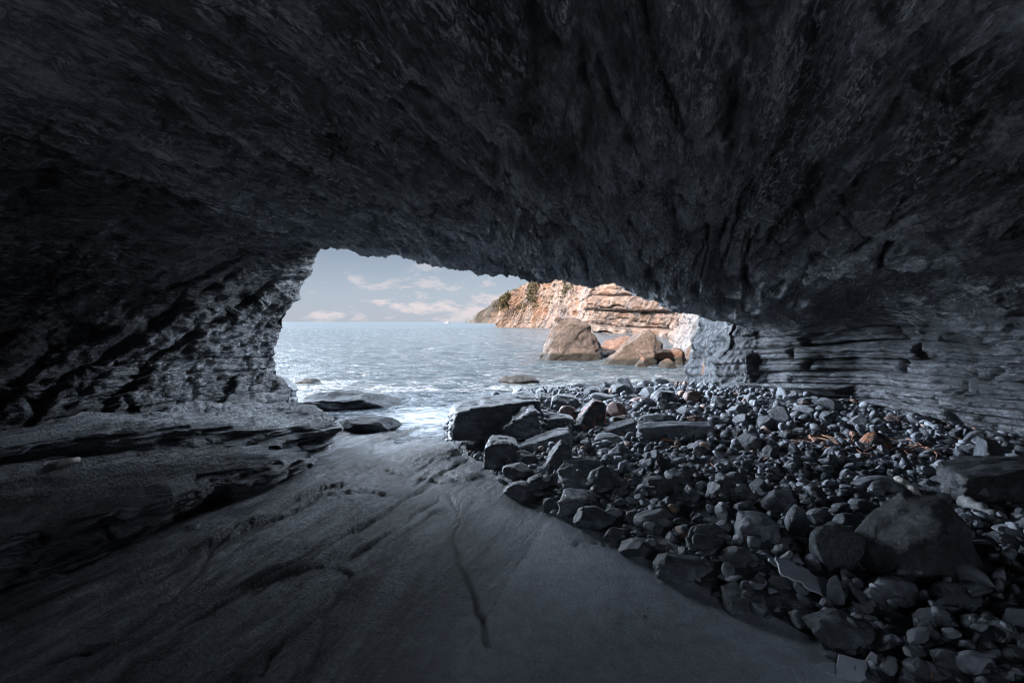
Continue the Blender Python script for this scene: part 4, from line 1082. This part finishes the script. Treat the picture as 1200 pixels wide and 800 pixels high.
# ---------------------------------------------------------------- the sea
def build_sea():
    ys = [7.6]
    while ys[-1] < 9000:
        Y = ys[-1]; ys.append(Y+min(max(.0012*Y*Y/1.8*1.2, .03), 400))
    ys = np.array(ys); n = 900
    th = np.linspace(-1.35, 1.35, n)
    Yg = np.repeat(ys[:, None], n, 1); Xg = Yg*th[None, :]
    fade = 1-sstep(40, 140, Yg)
    Zg = SEA+fade*(.08*fbm(Xg*.35, Yg*.75, 0, 3, 701)+.05*ridged(Xg*.8, Yg*1.6, 0, 4, 702)+.012*fbm(Xg*4, Yg*7, 0, 3, 703))*sstep(7.5, 12, Yg)
    # small swell running up between ledge and boulders
    Zg = Zg+.05*np.exp(-((Yg-10.2-.25*np.sin(Xg*2))/.35)**2)*np.exp(-((Xg+1.6)/1.1)**2)
    V = np.stack([Xg, Yg, Zg], -1)
    o = link('sea', mesh_from('sea', V.reshape(-1, 3), grid_faces(len(ys), n, True), M['water'])); tag(o, 'choppy grey blue sea out to the horizon', None, None, 'structure')
    o2 = link('sea_bed', mesh_from('sea_bed', [(-60, 9, -.9), (60, 9, -.9), (9000, 9000, -3), (-9000, 9000, -3)], [[0, 1, 2, 3]], M['floor'])); tag(o2, None, None, None, 'structure')
build_sea()

# ---------------------------------------------------------------- cliffs and headland
def cliff_strip(name, plan, top, mat, nu, nz, fn, lab, backset=.35):
    """plan: (x, y) base points; top: height at each; rises, leans back and runs off behind"""
    P = np.array(plan, float); d = np.r_[0, np.cumsum(np.hypot(*np.diff(P, axis=0).T))]
    t = np.linspace(0, d[-1], nu); X0 = np.interp(t, d, P[:, 0]); Y0 = np.interp(t, d, P[:, 1]); T = np.interp(t, d, np.array(top, float))
    dx = np.gradient(X0); dy = np.gradient(Y0); L = np.hypot(dx, dy); nx, ny = dy/L, -dx/L      # towards the camera side
    v = np.linspace(0, 1, nz)
    prof_z = np.minimum(v/.8, 1.0); prof_b = np.where(v < .8, v/.8*backset, backset+(v-.8)*8)
    Z = (T[:, None]+1)*prof_z[None, :]-1.0
    Bk = T[:, None]*prof_b[None, :]
    X = X0[:, None]-nx[:, None]*Bk; Y = Y0[:, None]-ny[:, None]*Bk
    D = fn(X, Y, Z, t[:, None]+0*X)
    top_m = (v[None, :] > .8)
    V = np.stack([X+nx[:, None]*D*(~top_m), Y+ny[:, None]*D*(~top_m), Z+np.where(top_m, D*.35, 0)], -1)
    o = link(name, mesh_from(name, V.reshape(-1, 3), grid_faces(nu, nz), mat)); tag(o, lab, None, None, 'structure')
    return V
def f_main(X, Y, Z, t):
    k = np.clip(Y/120, .25, 1)                                # feature size grows with distance
    w = X-.6*Z
    D = k*(2.6*ridged(w*.10/k, Y*.05/k, Z*.05/k, 5, 801, .55)+1.2*fbm(X*.2/k, Y*.2/k, Z*.3/k, 5, 802)+.5*ridged(w*.5/k, Y*.2/k, Z*.2/k, 3, 803))
    b1, g1 = blocks(X+Y*.4+.35*Z+.6*fbm(X*.3, Y*.3, Z*.3, 2, 81), Z+.10*X+.5*fbm(X*.1, Y*.1, 0, 2, 82), 2.6, 2.2, 31)
    m = np.exp(-((Y-75)/26)**2)
    return D*(1-.45*m)+m*(1.7*b1-1.1*g1+.7*ridged(X*.45, Y*.3, Z*.25, 4, 806))+k*.5*ridged(X*.9/k, Y*.6/k, Z*.9/k, 5, 804, .6)
pl = [on for on in [(-1.2, 215), (-3.9, 168), (2.5, 160), (9, 148), (14, 120), (12.5, 92), (18, 80), (22, 72), (17, 55), (12.9, 41), (9.9, 29.5), (7.9, 22), (6.4, 17), (5.6, 14)]]
tp = [2, 10, 14, 17, 18, 16, 15, 15, 12, 10, 8, 6.5, 5, 4.5]
Vc = cliff_strip('sea_cliff', pl, tp, M['cliff'], 900, 260, f_main, 'pink and grey rock cliff in sunlight across the water')
def f_head(X, Y, Z, t): return 9*fbm(X*.02, Y*.02, Z*.04, 5, 811)+3*ridged(X*.05, Y*.05, Z*.05, 4, 812)
cliff_strip('headland', [(-75, 800), (-58, 760), (-35, 745), (-5, 740), (30, 720), (90, 690)], [1, 14, 32, 44, 52, 60], M['headland'], 300, 100, f_head, 'distant brown headland sloping down to the sea', .8)
# dry scrub along the top of the cliff: leaf clumps
def build_scrub():
    rs = np.random.RandomState(3)
    nu = Vc.shape[0]; VV = []; FF = []; n = 0
    base, bf = ICO[2]
    for k in range(3800):
        i = rs.randint(int(nu*.12), int(nu*.45)); hz = rs.beta(5, 1.6)
        if vnoise(i*.045, hz*3.0, 0, 5) < -.05 or vnoise(i*.3, hz*9., 0, 6) < -.35: continue
        j = int(hz*.88*Vc.shape[1]); c = Vc[i, j]
        if c[2] < 5.0: continue
        r = rs.uniform(.25, .75)
        for q in range(9):
            cc = c+rs.normal(size=3)*r*.6; tri = rs.normal(size=(3, 3))*r*.45
            VV.append(cc+tri); FF.append([[n, n+1, n+2]]); n += 3
    o = link('scrub', mesh_from('scrub', np.concatenate(VV), np.concatenate(FF), M['scrub'], False)); tag(o, 'dry brown green scrub on top of the cliff', None, None, 'stuff')
build_scrub()

# pale outer end of the right wall, standing just outside the opening
def f_out(X, Y, Z, t):
    b1, g1 = blocks(Y+X*.5, Z+.35*Y*.3, .24, .7, 41)
    return .22*ridged(X*1.2, Y*1.2, Z*1.3, 5, 821, .55)+.10*fbm(X*3, Y*3, Z*3, 4, 822)+.07*b1-.04*g1
cliff_strip('outer_rock_wall', [(5.1, 15.5), (4.75, 13.2), (4.25, 11.4), (3.85, 10.2), (3.62, 9.4), (3.9, 8.7), (4.6, 8.1)], [4.2, 3.8, 3.4, 3.0, 2.6, 2.2, 2.0], M['outer'], 360, 200, f_out, 'pale grey rock at the outer end of the right cave wall', .22)

# small boat on the horizon
root = empty('boat', (-76, 600, SEA)); tag(root, 'tiny boat far out on the horizon left of the headland', 'boat')
def hull():
    bm = bmesh.new(); ring = []
    for i, (x, w, zt) in enumerate([(-3.4, .5, 1.0), (-2.5, 1.1, .9), (0, 1.3, .85), (2.2, .9, 1.1), (3.6, .06, 1.5)]):
        ring.append([bm.verts.new((x, -w, zt)), bm.verts.new((x*.92, -w*.6, -.3)), bm.verts.new((x*.92, w*.6, -.3)), bm.verts.new((x, w, zt))])
    for a, b2 in zip(ring, ring[1:]):
        for k in range(3): bm.faces.new([a[k], b2[k], b2[k+1], a[k+1]])
        bm.faces.new([a[3], b2[3], b2[0], a[0]])
    bm.faces.new(ring[0]); bm.faces.new(ring[-1][::-1]); bmesh.ops.recalc_face_normals(bm, faces=bm.faces)
    me = bpy.data.meshes.new('hull'); bm.to_mesh(me); bm.free(); me.materials.append(M['white']); return me
link('hull', hull(), root)
def prism(name, pts, mat):
    bm = bmesh.new(); a = [bm.verts.new((x, -.6, z)) for x, z in pts]; b2 = [bm.verts.new((x, .6, z)) for x, z in pts]
    bm.faces.new(a); bm.faces.new(b2[::-1])
    for i in range(len(pts)): bm.faces.new([a[i], b2[i], b2[(i+1) % len(pts)], a[(i+1) % len(pts)]])
    bmesh.ops.recalc_face_normals(bm, faces=bm.faces)
    me = bpy.data.meshes.new(name); bm.to_mesh(me); bm.free(); me.materials.append(mat); return me
link('cabin', prism('cabin', [(-1.4, .9), (1.2, .9), (.6, 2.6), (-1.2, 2.6)], M['board']), root)
link('mast', tube('mast', [(-.3, 0, 2.5), (-.3, 0, 4.0), (-.3, 0, 6.0)], [.12, .1, .06], M['board']), root)

# ---------------------------------------------------------------- light and sky
SUN_AZ = R(-125)   # from the view direction (+Y), negative = left; the sun stands behind and left
SUN_EL = R(34)
sd = np.array([math.sin(SUN_AZ)*math.cos(SUN_EL), math.cos(SUN_AZ)*math.cos(SUN_EL), math.sin(SUN_EL)])
from mathutils import Vector
sun = bpy.data.lights.new('sun', 'SUN'); sun.energy = 5.0; sun.angle = R(.5); sun.color = (1.0, .86, .74)
so = bpy.data.objects.new('sun', sun); COL.objects.link(so); so.rotation_euler = Vector(sd).to_track_quat('Z', 'Y').to_euler(); so.location = (-20, -20, 30)
w = bpy.data.worlds.new('World'); sc.world = w; w.use_nodes = True
w.cycles.sampling_method = 'MANUAL'; w.cycles.sample_map_resolution = 1024
nt = w.node_tree; nt.nodes.clear(); N = NB(nt)
out = N.n('ShaderNodeOutputWorld'); bg = N.n('ShaderNodeBackground'); bg.inputs[1].default_value = .12
sky = N.n('ShaderNodeTexSky', sky_type='NISHITA'); sky.sun_disc = False; sky.sun_elevation = SUN_EL; sky.sun_rotation = SUN_AZ
sky.air_density = 1.0; sky.dust_density = 1.5; sky.ozone_density = 2.0
tc = N.n('ShaderNodeTexCoord').outputs['Generated']
x = N.dot(tc, (1, 0, 0)); y = N.dot(tc, (0, 1, 0)); z = N.dot(tc, (0, 0, 1))
hs_ = N.n('ShaderNodeHueSaturation'); hs_.inputs['Saturation'].default_value = .55; hs_.inputs['Value'].default_value = 1.0; N.l(sky.outputs[0], hs_.inputs['Color'])
# flat cloud layers: direction divided by height, so banks flatten towards the horizon
zz = N.math('ADD', N.math('MAXIMUM', z, 0.0), .05)
cv = N.vec(N.math('DIVIDE', x, zz), N.math('DIVIDE', y, N.math('MULTIPLY', zz, 1.0)), 0.0)
lowv = N.vec(N.math('MULTIPLY', x, 9.0), N.math('MULTIPLY', y, 2.0), N.math('MULTIPLY', z, 24.0))
cum = N.noise(lowv, 1.35, 9, .62, .2)
lowmask = N.ramp(z, [(.0, .75), (.035, 1.0), (.075, .55), (.13, .2), (.3, .0)])
cm = N.math('MULTIPLY', N.ramp(cum, [(.50, 0.0), (.60, 1.0)]), lowmask)
base = N.ramp(z, [(.0, (.98, 1.08, 1.28)), (.03, (.74, .88, 1.13)), (.13, (.28, .39, .59)), (.17, (.17, .23, .34)), (.25, (.17, .23, .34)), (.5, (.45, .55, .7)), (1.0, (.45, .55, .7))])
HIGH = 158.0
# bright sky lobes added out of view, left, ahead and right, lighting the cave
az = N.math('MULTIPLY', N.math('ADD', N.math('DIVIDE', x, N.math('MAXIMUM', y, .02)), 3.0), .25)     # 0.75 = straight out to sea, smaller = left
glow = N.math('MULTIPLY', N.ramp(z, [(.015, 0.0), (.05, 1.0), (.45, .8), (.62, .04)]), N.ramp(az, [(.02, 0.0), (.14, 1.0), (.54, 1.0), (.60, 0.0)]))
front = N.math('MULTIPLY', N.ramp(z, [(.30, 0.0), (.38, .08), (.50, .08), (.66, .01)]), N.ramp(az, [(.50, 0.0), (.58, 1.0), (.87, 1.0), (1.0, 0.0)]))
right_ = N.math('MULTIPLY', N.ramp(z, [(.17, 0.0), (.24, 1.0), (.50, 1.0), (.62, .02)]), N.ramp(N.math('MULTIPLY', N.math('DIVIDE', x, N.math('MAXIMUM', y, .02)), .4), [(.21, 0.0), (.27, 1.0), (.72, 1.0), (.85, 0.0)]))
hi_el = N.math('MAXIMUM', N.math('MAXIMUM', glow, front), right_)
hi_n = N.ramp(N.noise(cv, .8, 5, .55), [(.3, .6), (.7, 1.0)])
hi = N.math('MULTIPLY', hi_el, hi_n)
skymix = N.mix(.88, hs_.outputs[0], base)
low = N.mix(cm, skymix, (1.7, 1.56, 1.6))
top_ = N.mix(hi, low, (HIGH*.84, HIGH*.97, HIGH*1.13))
dim = N.ramp(N.math('MULTIPLY', N.math('ADD', y, 1.0), .5), [(.3, .35), (.6, 1.0)])
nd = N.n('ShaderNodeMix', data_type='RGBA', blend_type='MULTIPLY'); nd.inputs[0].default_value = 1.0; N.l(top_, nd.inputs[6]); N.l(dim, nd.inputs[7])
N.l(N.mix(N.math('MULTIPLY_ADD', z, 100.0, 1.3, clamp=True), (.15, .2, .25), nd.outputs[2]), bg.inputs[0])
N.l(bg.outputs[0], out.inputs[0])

# ---------------------------------------------------------------- camera and render
cam = bpy.data.cameras.new('camera'); cam.lens = 18; cam.sensor_width = 36; cam.clip_start = .05; cam.clip_end = 20000
cam.shift_y = -23/1200
co = bpy.data.objects.new('camera', cam); COL.objects.link(co); co.location = (0, 0, CZ); co.rotation_euler = (R(90), 0, 0)
sc.camera = co
sc.view_settings.view_transform = 'Standard'; sc.view_settings.look = 'None'; sc.view_settings.exposure = 1.95; sc.view_settings.gamma = 1.0
cy = sc.cycles
cy.filter_width = 1.0
cy.use_light_tree = False; cy.use_denoising = True; cy.denoiser = 'OPENIMAGEDENOISE'; cy.denoising_input_passes = 'RGB_ALBEDO_NORMAL'; cy.denoising_prefilter = 'ACCURATE'
cy.max_bounces = 7; cy.diffuse_bounces = 5; cy.glossy_bounces = 3; cy.sample_clamp_indirect = 6.0; cy.caustics_reflective = True; cy.blur_glossy = 1.5; cy.caustics_refractive = False
